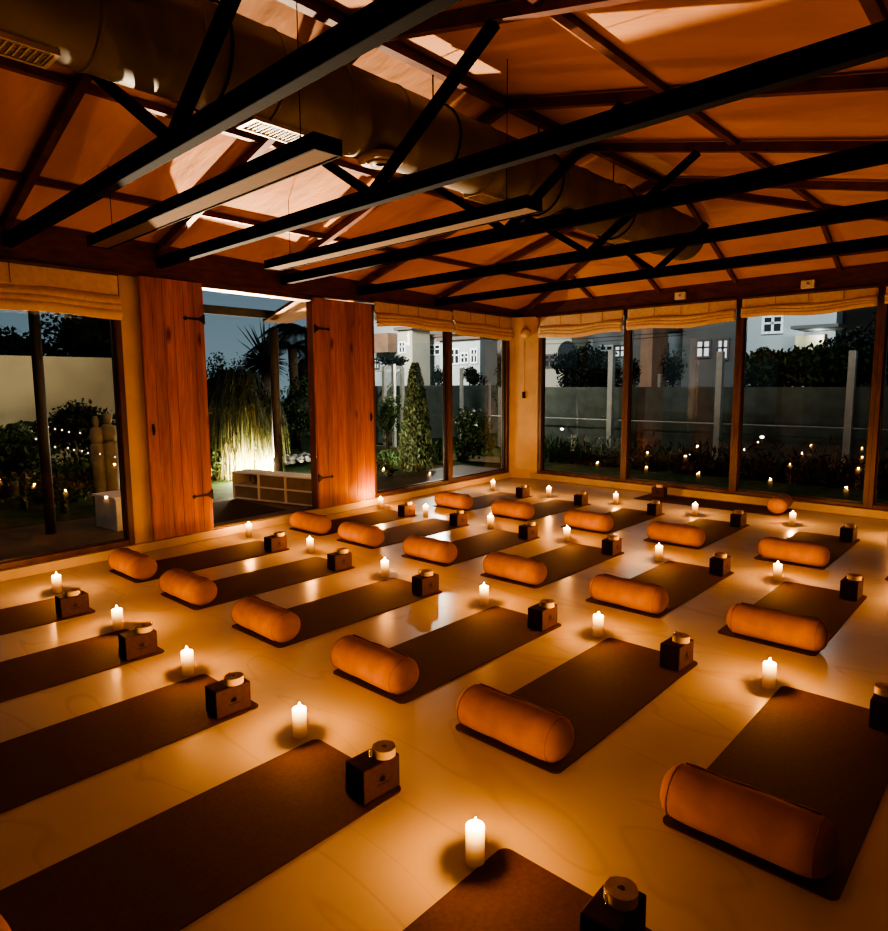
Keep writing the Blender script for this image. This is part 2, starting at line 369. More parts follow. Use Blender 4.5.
# door opening: jamb lining
o = struct(empty('door_1', wl(S_D0,0,0))); inv = Matrix.Translation(-wl(S_D0,0,0))
b = MB(); wseg(S_D0-.05, S_D0, .1, ZT, -.16, .03, b); wseg(S_D1+.02, S_D1+.07, .1, ZT, -.16, .03, b); wseg(S_D0, S_D1, 2.9, 2.96, -.16, .03, b)
x = b.build('door_frame', M['frame'], o); x.matrix_parent_inverse = inv
b = MB(); wseg(S_D0, S_D1, .1, .115, -.2, -.02, b); x = b.build('threshold', M['paving'], o); x.matrix_parent_inverse = inv

# ------------------------------------------------------------------ wooden shutters
ANG = math.atan2(WD.y, WD.x)-PI/2          # local y runs along the wall
def shutter(s0, s1, hinge_side, label):
    wdt = s1-s0
    t = tag(empty('wooden_shutter', wl(s0,.075,.115), ANG), label, 'shutter', 'pine shutters by the open doorway')
    n = 6; pw = wdt/n; p = MB()
    for i in range(n):
        p.box((-.022, i*pw+.0009, 0), (.022, (i+1)*pw-.0009, 2.82))
    bevel(p.build('plank_panel', M['pine'], t), .004)
    for z in (.25, 2.35): MB().box((-.04,.03,z), (-.022,wdt-.03,z+.12)).build('batten', M['pine'], t)
    for z in (.42, 2.42):
        h = MB(); hs = wdt if hinge_side > 0 else 0; sg = -1 if hinge_side > 0 else 1
        L_ = .26
        h.add([(.023,hs,z-.05),(.023,hs,z+.05),(.023,hs+sg*.03,z+.035),(.023,hs+sg*.06,z+.014),(.023,hs+sg*(L_-.05),z+.010),(.023,hs+sg*(L_-.03),z+.026),(.023,hs+sg*L_,z),
               (.023,hs+sg*(L_-.03),z-.026),(.023,hs+sg*(L_-.05),z-.010),(.023,hs+sg*.06,z-.014),(.023,hs+sg*.03,z-.035)], [tuple(range(11))])
        vs = [(v[0]+.006,v[1],v[2]) for v in h.v]; h.add(vs, [tuple(range(11))])
        nn = 11
        for i in range(nn): h.f.append([i,(i+1)%nn,nn+(i+1)%nn,nn+i]); h.sm.append(False)
        h.tube([(.02,hs,z-.055),(.02,hs,z+.055)], .012, 8)
        for q in (.08,.15,.21): h.lathe([(.006,0),(.004,.004)], (.03,hs+sg*q,z), 6)
        h.build('strap_hinge', M['iron'], t)
    k = MB(); ly = .06 if hinge_side > 0 else wdt-.06
    k.box((.022,ly-.012,1.15), (.03,ly+.012,1.27)); k.box((.03,ly-.006,1.18), (.05,ly+.006,1.24)); k.build('latch', M['iron'], t)
    return t
shutter(atw(146,420,.075).y, atw(207,410,.075).y, 1, 'knotty pine plank shutter left of the open doorway, folded against the wall')
shutter(atw(316,420,.075).y, atw(372.5,410,.075).y, -1, 'knotty pine plank shutter right of the open doorway, beside the conifer window')

# ------------------------------------------------------------------ roman blinds
def blind(pt, nrm, s0, s1, zt, zb, label, sag=.03, seed=0, n=.075):
    rnd = random.Random(seed); o = tag(empty('roman_blind', pt(s0,n,zt)), label, 'blind', 'linen roman blinds over the windows')
    base = Vector(pt(s0,n,zt)); inv = Matrix.Translation(-base)
    ph = rnd.random()*6; L_ = (pt(s1,0)-pt(s0,0)).length; H = zt-zb
    def wob(u): return sag*(.55*math.sin(u*L_*2.6+ph)+.45*math.sin(u*L_*5.1+ph*2))
    def P(u, n_, z): return Vector(pt(s0+(s1-s0)*u, n+n_, z))
    m1 = MB(); m1.grid(lambda u, v: P(u, .012*math.sin(u*L_*4+ph)*v, zt-v*H*.52+wob(u)*v*.6), 36, 8)
    f = m1.build('upper_panel', M['blind'], o); f.matrix_parent_inverse = inv; sd = f.modifiers.new('s','SOLIDIFY'); sd.thickness = .004
    for k in range(3):
        m2 = MB(); zc = zt-H*(.50+.16*k); hh = H*.36-(k*H*.03)
        def fold(u, v, k=k, zc=zc, hh=hh):
            bul = .045*math.sin(PI*min(1,v*1.08))*(1-.12*k)+.012*k
            return P(u, bul+.008*math.sin(u*L_*7+ph+k), zc-hh*v*(1 if v < .9 else .98)+wob(u)*(.7+.3*k))
        m2.grid(fold, 36, 8)
        if k < 2 or True:
            f = m2.build('hem_fold', M['blind'], o); f.matrix_parent_inverse = inv; sd = f.modifiers.new('s','SOLIDIFY'); sd.thickness = .004
    m3 = MB(); m3.fbox(pt(s0,n-.03,zt-.015), pt(s1,n)-pt(s0,n), nrm*.045, (0,0,.03)); f = m3.build('head_rail', M['frame'], o); f.matrix_parent_inverse = inv
    for k in range(1, 4):
        u = k/4+.02; f = MB().tube([P(u,.016,zt-.01), P(u,.02,zt-H*.5)], .0035, 5).build('cord_seam', M['piping'], o); f.matrix_parent_inverse = inv
    return o
blind(wl, WN, -1.35, atw(118,300,.07).y, zbm(2.4)-.0, atw(60,308,.1).z, 'wide linen roman blind over the leftmost window, drawn lowest', .03, 1)
blind(wl, WN, S_S2+.02, S_M-.01, zbm(7.5), atw(410,326,.1).z, 'linen roman blind over the window right of the pine shutters', .02, 2)
blind(wl, WN, S_M+.01, S_W3, zbm(9.2), atw(485,335,.1).z, 'linen roman blind over the window left of the corner column', .02, 3)
for i, (a, bb) in enumerate(((580,'linen roman blind over the window right of the corner column'),(680,'linen roman blind over the middle window of the far wall'),(800,'wide linen roman blind over the far window behind the lone end-on bolster'),(900,'linen roman blind over the far window at the right edge'))):
    zb = (2.67,2.71,2.77,2.80)[i]
    blind(bw, BN, XB[i]+.04, XB[i+1]-.04, 3.01, zb-.01, bb, .025, 10+i)

# ------------------------------------------------------------------ roof timbers
TY = [(1.95,-.036), (3.38,-.033), (5.0,-.05), (6.33,-.032), (8.05,-.075)]
TN = ['nearest', 'second nearest', 'middle', 'second farthest', 'farthest']
XR = .6
for (y, ky), nm in zip(TY, TN):
    t = tag(empty('roof_truss', (RX,y,3.1)), '%s dark steel roof truss spanning the room, counted from the camera' % nm if nm not in ('middle',) else 'dark steel roof truss in the middle of the five', 'roof truss', 'roof trusses under the ceiling')
    xl = WA+WB*y
    def PT(x, z): return Vector((x-RX, (x-xl)*ky, z-3.1))
    bevel(MB().bar(PT(xl,3.1), PT(XR,3.1), .075, .11).build('bottom_chord', M['steel'], t), .006)
    MB().bar(PT(xl,zl(xl)-.06), PT(RX,RZ-.06), .06, .075).build('rafter', M['rafter'], t)
    MB().bar(PT(RX,RZ-.06), PT(XR,zr(XR)-.06), .06, .075).build('rafter', M['rafter'], t)
    wa = 1.12 if nm != 'farthest' else .62
    zw = (lambda z: z) if nm != 'farthest' else (lambda z: 3.56)
    MB().bar(PT(RX-.03,3.14), PT(RX-wa,zw(zl(RX-1.12)-.1)), .055, .06, (0,1,0)).build('web_strut', M['steel'], t)
    MB().bar(PT(RX+.03,3.14), PT(RX+wa,zw(zr(RX+1.12)-.1)), .055, .06, (0,1,0)).build('web_strut', M['steel'], t)
# purlins, ridge and hip timbers
ti = 4
def trim(mb, mat='rafter'):
    global ti
    o = struct(mb.build('trim_%d' % ti, M[mat])); ti += 1; return o
def yhip(z): return 10.4-(z-3.26)/KH
for x in (-6.35, -5.05): trim(MB().bar((x,-3.1,zl(x)-.03), (x,yhip(zl(x)),zl(x)-.03), .055, .05))
for x in (-2.2, -.75): trim(MB().bar((x,-3.1,zr(x)-.03), (x,yhip(zr(x)),zr(x)-.03), .055, .05))
trim(MB().bar((RX,-3.1,RZ-.06), (RX,YH,RZ-.04), .07, .08))
trim(MB().bar((-7.6,yhip(zl(-7.6)),zl(-7.6)-.06), (RX,YH,RZ-.04), .07, .08))
trim(MB().bar((.6,yhip(zr(.6)),zr(.6)-.06), (RX,YH,RZ-.04), .07, .08))
for x in (-6.0,-4.79,-3.59,-2.24,-.9):
    zt_ = zl(x) if x < RX else zr(x)
    trim(MB().bar((x,10.4,3.26-.03), (x,yhip(zt_),zt_-.03), .05, .05))
trim(MB().bar((-6.4,yhip(3.45),3.42), (-.6,yhip(3.45),3.42), .045, .045))

# ------------------------------------------------------------------ air duct
DZ, DR = 3.615, .268
t = tag(empty('ventilation_duct', (RX,0,DZ)), 'long grey round ventilation duct hung below the ridge of the roof', 'duct')
d = MB(); d.tube([(0,-3.0,0),(0,8.55,0)], DR, 40, False); d.build('duct_tube', M['duct'], t)
e_ = MB(); e_.tube([(0,8.55,0),(0,8.59,0),(0,8.61,0)], [DR,DR*.98,DR*.9], 40); e_.build('end_cap', M['duct'], t)
for i in range(22):
    y = -2.6+i*.5
    s = MB(); s.tube([(0,y-.012,0),(0,y-.004,0),(0,y+.004,0),(0,y+.012,0)], [DR,DR+.007,DR+.007,DR], 40, False); s.build('seam_ring', M['duct'], t)
def duct_at(y): return DZ
for y in (3.3, 5.6):
    g = MB(); g.lathe([(.15,.03),(.16,.0),(.155,-.012),(.12,-.018)], (.06,y,-DR-.005), 32)
    go = g.build('round_diffuser', M['grille'], t)
    for rr in (.1,.065): MB().lathe([(rr,-.016),(rr-.012,-.034),(rr-.03,-.026)], (.06,y,-DR-.005), 32).build('diffuser_cone', M['grille'], go)
for y in (1.05, 2.5, 4.6, 7.0):
    g = MB(); c = Vector((-.02,y,-DR-.012)); w2, l2 = .10, .21
    for a, bb in (((-w2,-l2),(w2,-l2+.02)),((-w2,l2-.02),(w2,l2)),((-w2,-l2+.02),(-w2+.02,l2-.02)),((w2-.02,-l2+.02),(w2,l2-.02))):
        g.box((c.x+a[0],c.y+a[1],c.z), (c.x+bb[0],c.y+bb[1],c.z+.035))
    go = g.build('grille_frame', M['grille'], t)
    s = MB()
    for k in range(13):
        yy = y-l2+.03+k*(2*l2-.06)/12; s.box((c.x-w2+.02,yy-.004,c.z+.004), (c.x+w2-.02,yy+.004,c.z+.02))
    for k in range(7):
        xx = c.x-w2+.03+k*(2*w2-.06)/6; s.box((xx-.003,y-l2+.02,c.z+.008), (xx+.003,y+l2-.02,c.z+.018))
    s.build('grille_slats', M['grille'], go)
    MB().box((c.x-w2+.02,y-l2+.02,c.z+.024), (c.x+w2-.02,y+l2-.02,c.z+.03)).build('grille_back', M['dark'], go)
for y in (.6, 2.05, 3.9, 5.3, 6.7):
    h = MB(); h.tube([(.02*math.cos(a_),y,0) if False else ((DR+.012)*math.cos(a_),y,(DR+.012)*math.sin(a_)) for a_ in [i*2*PI/24 for i in range(25)]], .008, 6); h.tube([(0,y,DR),(0,y,RZ-DZ-.1)], .006, 6)
    h.build('hanger_strap', M['steel'], t)

# ------------------------------------------------------------------ linear pendant lamps (off)
def pendant(y, x0, x1, z, label):
    t = tag(empty('linear_pendant_lamp', ((x0+x1)/2,y,z), -.036), label, 'ceiling lamp', 'unlit linear pendant lamps')
    hl = (x1-x0)/2; w2 = .09
    b = MB(); b.box((-hl,-w2,0), (hl,-w2+.012,.085)); b.box((-hl,w2-.012,0), (hl,w2,.085)); b.box((-hl,-w2+.012,.06), (hl,w2-.012,.085))
    b.box((-hl,-w2+.012,0), (-hl+.012,w2-.012,.06)); b.box((hl-.012,-w2+.012,0), (hl,w2-.012,.06)); b.build('housing', M['steel'], t)
    MB().box((-hl+.012,-w2+.012,.006), (hl-.012,w2-.012,.02)).build('diffuser_panel', M['lampdif'], t)
    for sx_ in (-hl+.35, hl-.25):
        zt_ = zl((x0+x1)/2+sx_) if (x0+x1)/2+sx_ < RX else zr((x0+x1)/2+sx_)
        MB().tube([(sx_,0,.08),(sx_,0,zt_-z)], .003, 5).build('suspension_wire', M['steel'], t)
pendant(2.36, -6.3, -2.9, 3.0, 'unlit long pendant lamp between the nearest two trusses')
pendant(4.06, -6.2, -2.78, 3.0, 'unlit long pendant lamp between the second and middle trusses')

# small fittings on the far wall and column
for (px, py, lb) in ((681,296,'small white wall box above the middle far window'),(808.5,284.5,'larger-looking white wall box above the right far window')):
    p = at(px, py, 1, 10.27-.028*at(px,py,1,10.35).x-.09)
    t = tag(empty('wall_sensor', (p.x,p.y,p.z)), lb, 'sensor', 'white boxes on the far beam')
    bevel(MB().box((-.085,-.05,-.055), (.085,.012,.055)).build('sensor_housing', M['white'], t), .008)
    x = MB(); x.tube([(0,-.05,0),(0,-.06,0)], .02, 16); x.build('sensor_lens', M['grille'], t)
mid = (a_+c_)/2; 
fd = (c_-a_).normalized(); fn = Vector((fd.y,-fd.x,0))
p = mid+fn*.0+Vector((0,0,0))
def atcol(px, py):
    d = ray(px, py); o = Vector((0,0,CH)); tt = (a_-o).dot(fn)/d.dot(fn); return o+d*tt
p = atcol(524, 395); rz = math.atan2(fd.y, fd.x)
t = tag(empty('wall_switch', (p.x,p.y,p.z), rz), 'small black switch on the cream corner column', 'switch')
bevel(MB().box((-.03,-.02,-.06), (.03,0,.06)).build('switch_plate', M['black'], t), .004); MB().box((-.012,-.026,-.02), (.012,-.02,.03)).build('rocker', M['black'], t)
p2 = atcol(523, 340); x = MB(); x.tube([(p.x,p.y,p.z+.06)-0*fn if False else p+Vector((0,0,.06))+fn*-.0, Vector((p.x,p.y,p2.z))], .006, 6)
tag(x.build('cable_conduit', M['plaster']), 'thin cream cable conduit running up the corner column', 'conduit')
p = atcol(526, 333)
t = tag(empty('wall_speaker', (p.x,p.y,p.z), rz), 'small cream rounded speaker near the top of the corner column', 'speaker')
x = MB(); x.tube([(0,0,0),(0,-.05,0),(0,-.075,0),(0,-.085,0)], [.085,.09,.075,.03], 20); x.build('speaker_body', M['plaster'], t)
MB().box((-.03,-.012,.06), (.03,.0,.12)).build('bracket', M['plaster'], t)

# ------------------------------------------------------------------ yoga kit prototypes
def rounded_rect(x0, y0, x1, y1, r, n=6):
    pts = []
    for cx, cy, a0 in ((x1-r,y1-r,0),(x0+r,y1-r,90),(x0+r,y0+r,180),(x1-r,y0+r,270)):
        for k in range(n+1):
            a = R(a0+90*k/n); pts.append((cx+r*math.cos(a), cy+r*math.sin(a)))
    return pts
MW, ML = .645, 1.68
def mat_mesh():
    pts = rounded_rect(0,0,MW,ML,.04); n = len(pts); mb = MB()
    mb.add([(x,y,.0005) for x,y in pts]+[(x,y,.006) for x,y in pts], [tuple(range(n))[::-1], tuple(range(n,2*n))]+[(i,(i+1)%n,n+(i+1)%n,n+i) for i in range(n)])
    return mb
proto = {}
def get(kind, make):
    """first call hands out the original, later calls a copy with its parts"""
    if kind not in proto: proto[kind] = make(); return proto[kind]
    return dup(proto[kind])
def make_mat(): return mat_mesh().build('yoga_mat', M['mat'])
def make_bolster():
    t = empty('yoga_bolster'); L_ = .605; a, h = .125, .112
    rg = random.Random(3)
    prof = [(-L_/2-.018,.0),(-L_/2-.016,.3),(-L_/2-.008,.58),(-L_/2+.008,.79),(-L_/2+.03,.925),(-L_/2+.055,.98),(-L_/2+.09,1)]
    xs = prof+[(-L_/2+.09+(L_-.18)*i/10, 1+.012*math.sin(i*1.3)) for i in range(1,10)]+[(-x, r) for x, r in reversed(prof)]
    n = 36; vs = []; fs = []
    for x, r in xs:
        for k in range(n):
            tt = 2*PI*k/n; c, s_ = math.cos(tt), math.sin(tt)
            ez = .92 if s_ < -.6 else 1                      # flattened where it rests
            rr = max(r, .001)
            vs.append((x, a*rr*c*(1+.02*math.sin(3*x*7+tt)), h+h*rr*s_*ez*(1+.015*math.sin(x*11))))
    for i in range(len(xs)-1):
        for k in range(n): fs.append((i*n+k,(i+1)*n+k,(i+1)*n+(k+1)%n,i*n+(k+1)%n))
    mb = MB().add(vs, fs, True); zmin = min(v[2] for v in mb.v); mb.v = [(v[0],v[1],v[2]-zmin) for v in mb.v]
    mb.build('cover', M['bolster'], t)
    for sg in (-1, 1):
        x = sg*(L_/2-.036); MB().tube([(x,a*.942*math.cos(q),h-zmin+h*.942*math.sin(q)*(.94 if math.sin(q) < -.6 else 1)) for q in [2*PI*k/32 for k in range(33)]], .0028, 6, False).build('end_piping', M['piping'], t)
    q = R(66); MB().tube([(-L_/2+.05+(L_-.1)*k/14, a*1.0*math.cos(q)*(1), h-zmin+h*1.01*math.sin(q)+.003*math.sin(k*1.1)) for k in range(15)], .005, 6).build('zip_seam', M['piping'], t)
    return t
BX, BY, BZ = .13, .206, .152
def make_block():
    t = empty('yoga_block')
    bevel(MB().box((-BX/2,-BY/2,0), (BX/2,BY/2,BZ)).build('foam_body', M['block'], t), .006, 3)
    g = MB(); xx = BX/2+.0006; zc = .08
    def pet(cy, cz, ang, l, w_):
        pts = [(0,-w_),(l*.5,-w_*1.6),(l,0),(l*.5,w_*1.6),(0,w_)]; ca, sa = math.cos(ang), math.sin(ang)
        g.add([(xx, cy+v*ca-u*-sa*1.0, cz+u*ca+v*sa*-1.0) for u, v in pts], [tuple(range(5))])
    for ang, l in ((0,.034),(.55,.028),(-.55,.028),(1.1,.024),(-1.1,.024)): pet(0, zc-.01, ang, l, .005)
    for k in range(8):
        y = -.032+k*.0085; g.add([(xx,y,zc-.028),(xx,y+.006,zc-.028),(xx,y+.006,zc-.019),(xx,y,zc-.019)], [(0,1,2,3)])
    g.build('emblem', M['emblem'], t)
    return t
def make_strap(tail):
    t = empty('rolled_strap'); H = .038; turns = 9; n = 34; th = .0036; mb = MB()
    vs = []; fs = []; N_ = turns*n
    for i in range(N_+1):
        a = 2*PI*i/n; r = .010+.0046*i/n
        dz = .0012*math.sin(i*.37)
        for rr, z in ((r,0),(r+th,0),(r+th,H+dz),(r,H+dz)): vs.append((rr*math.cos(a), rr*math.sin(a), z))
    for i in range(N_):
        b0 = i*4; b1 = b0+4
        for k in range(4): fs.append((b0+k, b0+(k+1)%4, b1+(k+1)%4, b1+k))
    fs.append((3,2,1,0)); e0 = N_*4; fs.append((e0,e0+1,e0+2,e0+3))
    mb.add(vs, fs); ro = .010+.0046*turns
    mb.build('webbing_roll', M['strap'], t)
    # loose end with its ring, leaving the roll along a tangent
    e2 = MB(); L_ = tail
    e2.fbox((ro,0,0), (th,0,0), (-.006,L_,0), (0,0,H)); e2.build('strap_end', M['strap'], t)
    rg = MB(); yy = L_+.008
    rg.tube([(ro+.002+0*q,yy+.013*math.cos(q),H/2+.017*math.sin(q)) for q in [2*PI*k/18 for k in range(19)]], .0025, 6, False)
    rg.build('metal_ring', M['ring'], t)
    return t
def make_candle():
    t = empty('pillar_candle'); r = .0365; H = .150
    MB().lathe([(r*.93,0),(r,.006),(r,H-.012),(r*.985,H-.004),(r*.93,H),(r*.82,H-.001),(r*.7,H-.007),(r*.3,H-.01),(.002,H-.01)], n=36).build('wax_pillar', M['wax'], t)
    MB().tube([(0,0,H-.011),(.001,0,H-.002),(.003,0,H+.004)], .0014, 6).build('wick', M['wick'], t)
    MB().lathe([(.0006,0),(.0045,.004),(.0065,.011),(.006,.018),(.004,.026),(.0018,.032),(.0003,.036)], (0.002,0,H-.002), 14).build('flame', M['flame'], t)
    return t
CAND_W, CAND_C = 16.5, (1,.44,.125)
CH_FL = .177

# stations: row, column, block/mat right edge, candle x, candle y
ROWS = {1:('front row',.25),2:('second row',2.47),3:('third row',4.74),4:('back row',7.05)}
ORD = ['first','second','third','fourth','fifth','sixth','seventh']
ST = [ # row, col, mat right x, candle x, candle y, strap offset (dx, dy), strap turn, show bolster, show block
 (1,1,-5.53,-6.34,1.90,(.0,.01),.3,0,1),(1,2,-4.325,-5.02,1.89,(.01,.04),1.2,0,1),(1,3,-3.165,-3.88,1.86,(.015,.03),2.6,0,1),(1,4,-2.01,-2.74,1.89,(.02,.05),-2.6,1,1),(1,5,-.81,-1.485,1.79,(.01,.03),-2.4,0,1),
 (2,1,-6.07,-6.98,4.19,(.01,.04),.6,1,1),(2,2,-4.965,-5.80,4.21,(.01,.03),2.0,1,1),(2,3,-3.795,-4.53,4.13,(.0,.02),2.8,1,1),(2,4,-2.585,-3.33,4.13,(.025,.02),-2.2,1,1),(2,5,-1.56,-2.285,4.13,(.015,.02),1.7,1,1),(2,6,-.42,-1.12,4.075,(-.02,.03),1.0,1,1),
 (3,1,-6.345,-7.13,6.44,(.0,.03),.9,1,1),(3,2,-5.40,-6.21,6.43,(.0,.02),2.2,1,1),(3,3,-4.32,-5.11,6.46,(.02,.02),1.4,1,1),(3,4,-3.245,-4.01,6.48,(.02,.0),2.9,1,1),(3,5,-2.115,-2.85,6.36,(.0,.01),3.4,1,1),(3,6,-1.03,-1.74,6.41,(.01,.01),.4,1,1),(3,7,.08,-.60,6.42,(.0,.0),1.9,1,1),
 (4,1,-6.04,-6.94,8.84,(.0,.01),.2,1,1),(4,2,-4.98,-5.83,8.86,(.01,.0),1.1,1,1),(4,3,-3.83,-4.73,8.99,(.01,.0),.5,1,1),(4,4,-2.72,-3.51,8.93,(.0,.0),3.0,1,1),(4,5,-1.51,-2.33,9.10,(.01,.0),2.3,1,1),(4,6,-.37,-1.19,9.02,(.01,.0),1.5,1,1)]
TIPS = {}
strap_i = 0
for row, c_i, x1, cx, cy, so, rot, hasb, hask in ST:
    rn, y0 = ROWS[row]; on = ORD[c_i-1]; x0 = x1-MW
    where = '%s from the left in the %s' % (on, rn)
    o = get('mat', make_mat); o.location = (x0,y0,0)
    tag(o, 'brown yoga mat, %s' % where, 'yoga mat', 'yoga mats on the marble floor')
    if hasb:
        o = get('bolster', make_bolster); o.location = (x0+MW/2+{1:.02,2:{1:.02,2:.01,3:.01,4:-.025,5:-.002,6:-.025}.get(c_i),3:.02,4:.025}[row]+(.03 if (row,c_i) == (3,6) else 0), y0+.098, .006); o.rotation_euler = (0,0,random.uniform(-.02,.02))
        tag(o, 'tan bolster lying across the %s mat from the left in the %s' % (on, rn), 'bolster', 'tan bolsters on the yoga mats')
    if hask:
        bx, by = x1-.035-BX/2, y0+ML-.10-BY/2+{1:.06,2:.075,3:.08,4:.06}[row]+(.045 if (row,c_i) == (1,4) else 0)
        o = get('block', make_block); o.location = (bx,by,.006); o.rotation_euler = (0,0,random.uniform(-.04,.04))
        tag(o, 'dark brown yoga block on the %s mat from the left, %s' % (on, rn), 'yoga block', 'brown yoga blocks on the mats')
        kd = 'strap%d' % (strap_i % 2); tl = (.012,.035)[strap_i % 2]; strap_i += 1
        o = get(kd, lambda: make_strap(tl)); o.location = (bx+so[0],by+so[1],.006+BZ); o.rotation_euler = (0,0,rot)
        tag(o, 'rolled cream strap on the block of the %s mat, %s' % (on, rn), 'yoga strap', 'rolled straps on the blocks')
    o = get('candle', make_candle); o.location = (cx,cy,0); o.rotation_euler = (0,0,random.uniform(0,6))
    tag(o, 'lit white pillar candle at the head of the %s mat, %s' % (on, rn), 'candle', 'lit candles on the floor')
    l = bpy.data.lights.new('candle_light', 'POINT'); l.energy = CAND_W*random.uniform(.9,1.1); l.color = CAND_C; l.shadow_soft_size = .018
    lo = bpy.data.objects.new('candle_light', l); lo.location = (cx,cy,CH_FL); col.objects.link(lo)
# the leader's mat lies across the far end
o = get('mat', make_mat); o.location = (-2.62,9.55,0); o.rotation_euler = (0,0,PI/2); o.scale = (1,1.26,1)
tag(o, 'brown yoga mat lying crosswise against the far wall', 'yoga mat', 'yoga mats on the marble floor')
o = get('bolster', make_bolster); o.location = (-2.72,9.95,.006); o.rotation_euler = (0,0,PI/2+.12)
tag(o, 'tan bolster seen end-on beside the far wall', 'bolster', 'tan bolsters on the yoga mats')
o = get('block', make_block); o.location = (-4.50,9.98,.006); o.rotation_euler = (0,0,-PI/2)
tag(o, 'dark yoga block on the crosswise mat against the far wall', 'yoga block', 'brown yoga blocks on the mats')
o = get('strap0', lambda: make_strap(.012)); o.location = (-4.50,9.98,.006+BZ)
tag(o, 'rolled cream strap on the block against the far wall', 'yoga strap', 'rolled straps on the blocks')

# ------------------------------------------------------------------ outside: ground and terrace
struct(MB().box((-60,-20,-.12), (20,60,-.06)).build('ground', M['grass']))
struct(MB().box((-9.7,-4,-.06), (-7.0,11.2,-.005)).build('terrace', M['paving']))
def leaves(name, fn, n, size, mat, parent=None, asp=.5, up=0):
    """n separate leaf blades at points from fn()"""
    mb = MB()
    for i in range(n):
        p, d = fn()
        a = Vector((random.gauss(0,1),random.gauss(0,1),random.gauss(0,1)))+d*up
        a.normalize(); b_ = a.orthogonal().normalized(); b_ = (Matrix.Rotation(random.random()*6.28, 3, a) @ b_)
        s_ = size*random.uniform(.6,1.4); w_ = s_*asp
        mb.add([p-a*s_*.5, p+b_*w_*.5, p+a*s_*.5, p-b_*w_*.5], [(0,1,2,3)])
    return mb.build(name, mat, parent)
def ell(c, r, shell=.55):
    c = Vector(c)
    def fn():
        while True:
            v = Vector((random.uniform(-1,1),random.uniform(-1,1),random.uniform(-1,1)))
            if shell < v.length < 1: break
        k = 1+.13*math.sin(v.x*9+c.x)+.1*math.sin(v.y*11+v.z*8)
        return c+Vector((v.x*r[0]*k, v.y*r[1]*k, v.z*r[2]*k)), v
    return fn
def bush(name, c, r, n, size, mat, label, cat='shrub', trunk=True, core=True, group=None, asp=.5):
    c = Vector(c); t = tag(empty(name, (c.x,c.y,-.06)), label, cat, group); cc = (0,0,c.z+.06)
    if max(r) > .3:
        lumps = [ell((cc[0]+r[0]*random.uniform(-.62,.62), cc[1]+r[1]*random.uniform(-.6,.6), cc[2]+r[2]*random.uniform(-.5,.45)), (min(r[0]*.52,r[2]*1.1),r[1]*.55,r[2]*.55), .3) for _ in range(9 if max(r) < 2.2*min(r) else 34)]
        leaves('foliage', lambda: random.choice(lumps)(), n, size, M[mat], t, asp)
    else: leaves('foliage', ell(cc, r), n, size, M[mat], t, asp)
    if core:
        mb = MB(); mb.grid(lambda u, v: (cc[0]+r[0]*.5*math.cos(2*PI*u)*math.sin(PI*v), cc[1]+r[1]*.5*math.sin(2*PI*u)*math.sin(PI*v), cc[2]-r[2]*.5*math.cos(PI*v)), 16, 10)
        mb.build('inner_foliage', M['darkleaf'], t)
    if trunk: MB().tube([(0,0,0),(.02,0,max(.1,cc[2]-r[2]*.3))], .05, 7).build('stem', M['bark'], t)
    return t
def strands(name, origins, n, mat, parent, spread, drop, wdt=.012, seg=6, upk=.5):
    mb = MB()
    for i in range(n):
        o_ = Vector(random.choice(origins)); a = random.random()*2*PI; sp = spread*random.uniform(.25,1); up_ = upk*random.uniform(.4,1.1); dp = drop*random.uniform(.7,1.05)
        d = Vector((math.cos(a), math.sin(a), 0)); pr = None; sd = Vector((-d.y,d.x,0))*wdt
        vs = []
        for k in range(seg+1):
            u = k/seg; p = o_+d*sp*(1-(1-u)**1.7)+Vector((0,0,up_*math.sin(PI*min(1,u*1.0))*(1-u*.6)-dp*u*u))
            if p.z < .02: p.z = .02
            w_ = 1-.75*u; vs += [p-sd*w_, p+sd*w_]
        mb.add(vs, [(2*k,2*k+1,2*k+3,2*k+2) for k in range(seg)])
    return mb.build(name, mat, parent)

def seen(px, py, ax, v, hw, hh):
    p = at(px, py, ax, v); dep = (p-Vector((0,0,CH))).dot(_f); return p, hw*dep/F, hh*dep/F
def tree_at(name, px, py, ax, v, hw, hh, n, mat, label, cat='tree', thick=.8, ls=.16):
    p, a, c = seen(px, py, ax, v, hw, hh)
    return bush(name, (p.x,p.y,max(.2,p.z)), (a,min(a*thick,.45 if hw > 50 else 1.1),c), n, ls*max(.5,min(a,1.0)), mat, label, cat)
# doormat, cube shelf, pergola
g0 = at(215,524,2,0)
b = MB(); b.add([(x,y,-.004) for x,y in ((-7.42,4.15),(-7.42,5.45),(-9.4,5.45),(-9.4,4.15))]+[(x,y,.012) for x,y in ((-7.42,4.15),(-7.42,5.45),(-9.4,5.45),(-9.4,4.15))], [(3,2,1,0),(4,5,6,7),(0,1,5,4),(1,2,6,5),(2,3,7,6),(3,0,4,7)])
tag(b.build('doormat', M['doormat']), 'large dark doormat outside the open doorway', 'doormat')
A = at(233,498,2,0); B = at(313.5,507,2,0)
rz = math.atan2(B.y-A.y, B.x-A.x); LW = (B-A).length; SH, SD, th = .43, .36, .022
t = tag(empty('cube_shelf', (A.x,A.y,0), rz), 'low pale cubby shelf with six compartments outside the doorway', 'shelf')
c = MB(); c.box((0,0,0), (LW,SD,th)); c.box((0,0,SH-th), (LW,SD,SH)); c.box((0,0,th), (th,SD,SH-th)); c.box((LW-th,0,th), (LW,SD,SH-th)); bevel(c.build('carcass', M['shelfw'], t), .003)
c = MB(); c.box((th,0.004,SH/2-th/2), (LW-th,SD,SH/2+th/2)); c.build('middle_shelf', M['shelfw'], t)
for k in (1, 2):
    x = LW*k/3; MB().box((x-th/2,.002,th), (x+th/2,SD,SH-th)).build('divider', M['shelfw'], t)
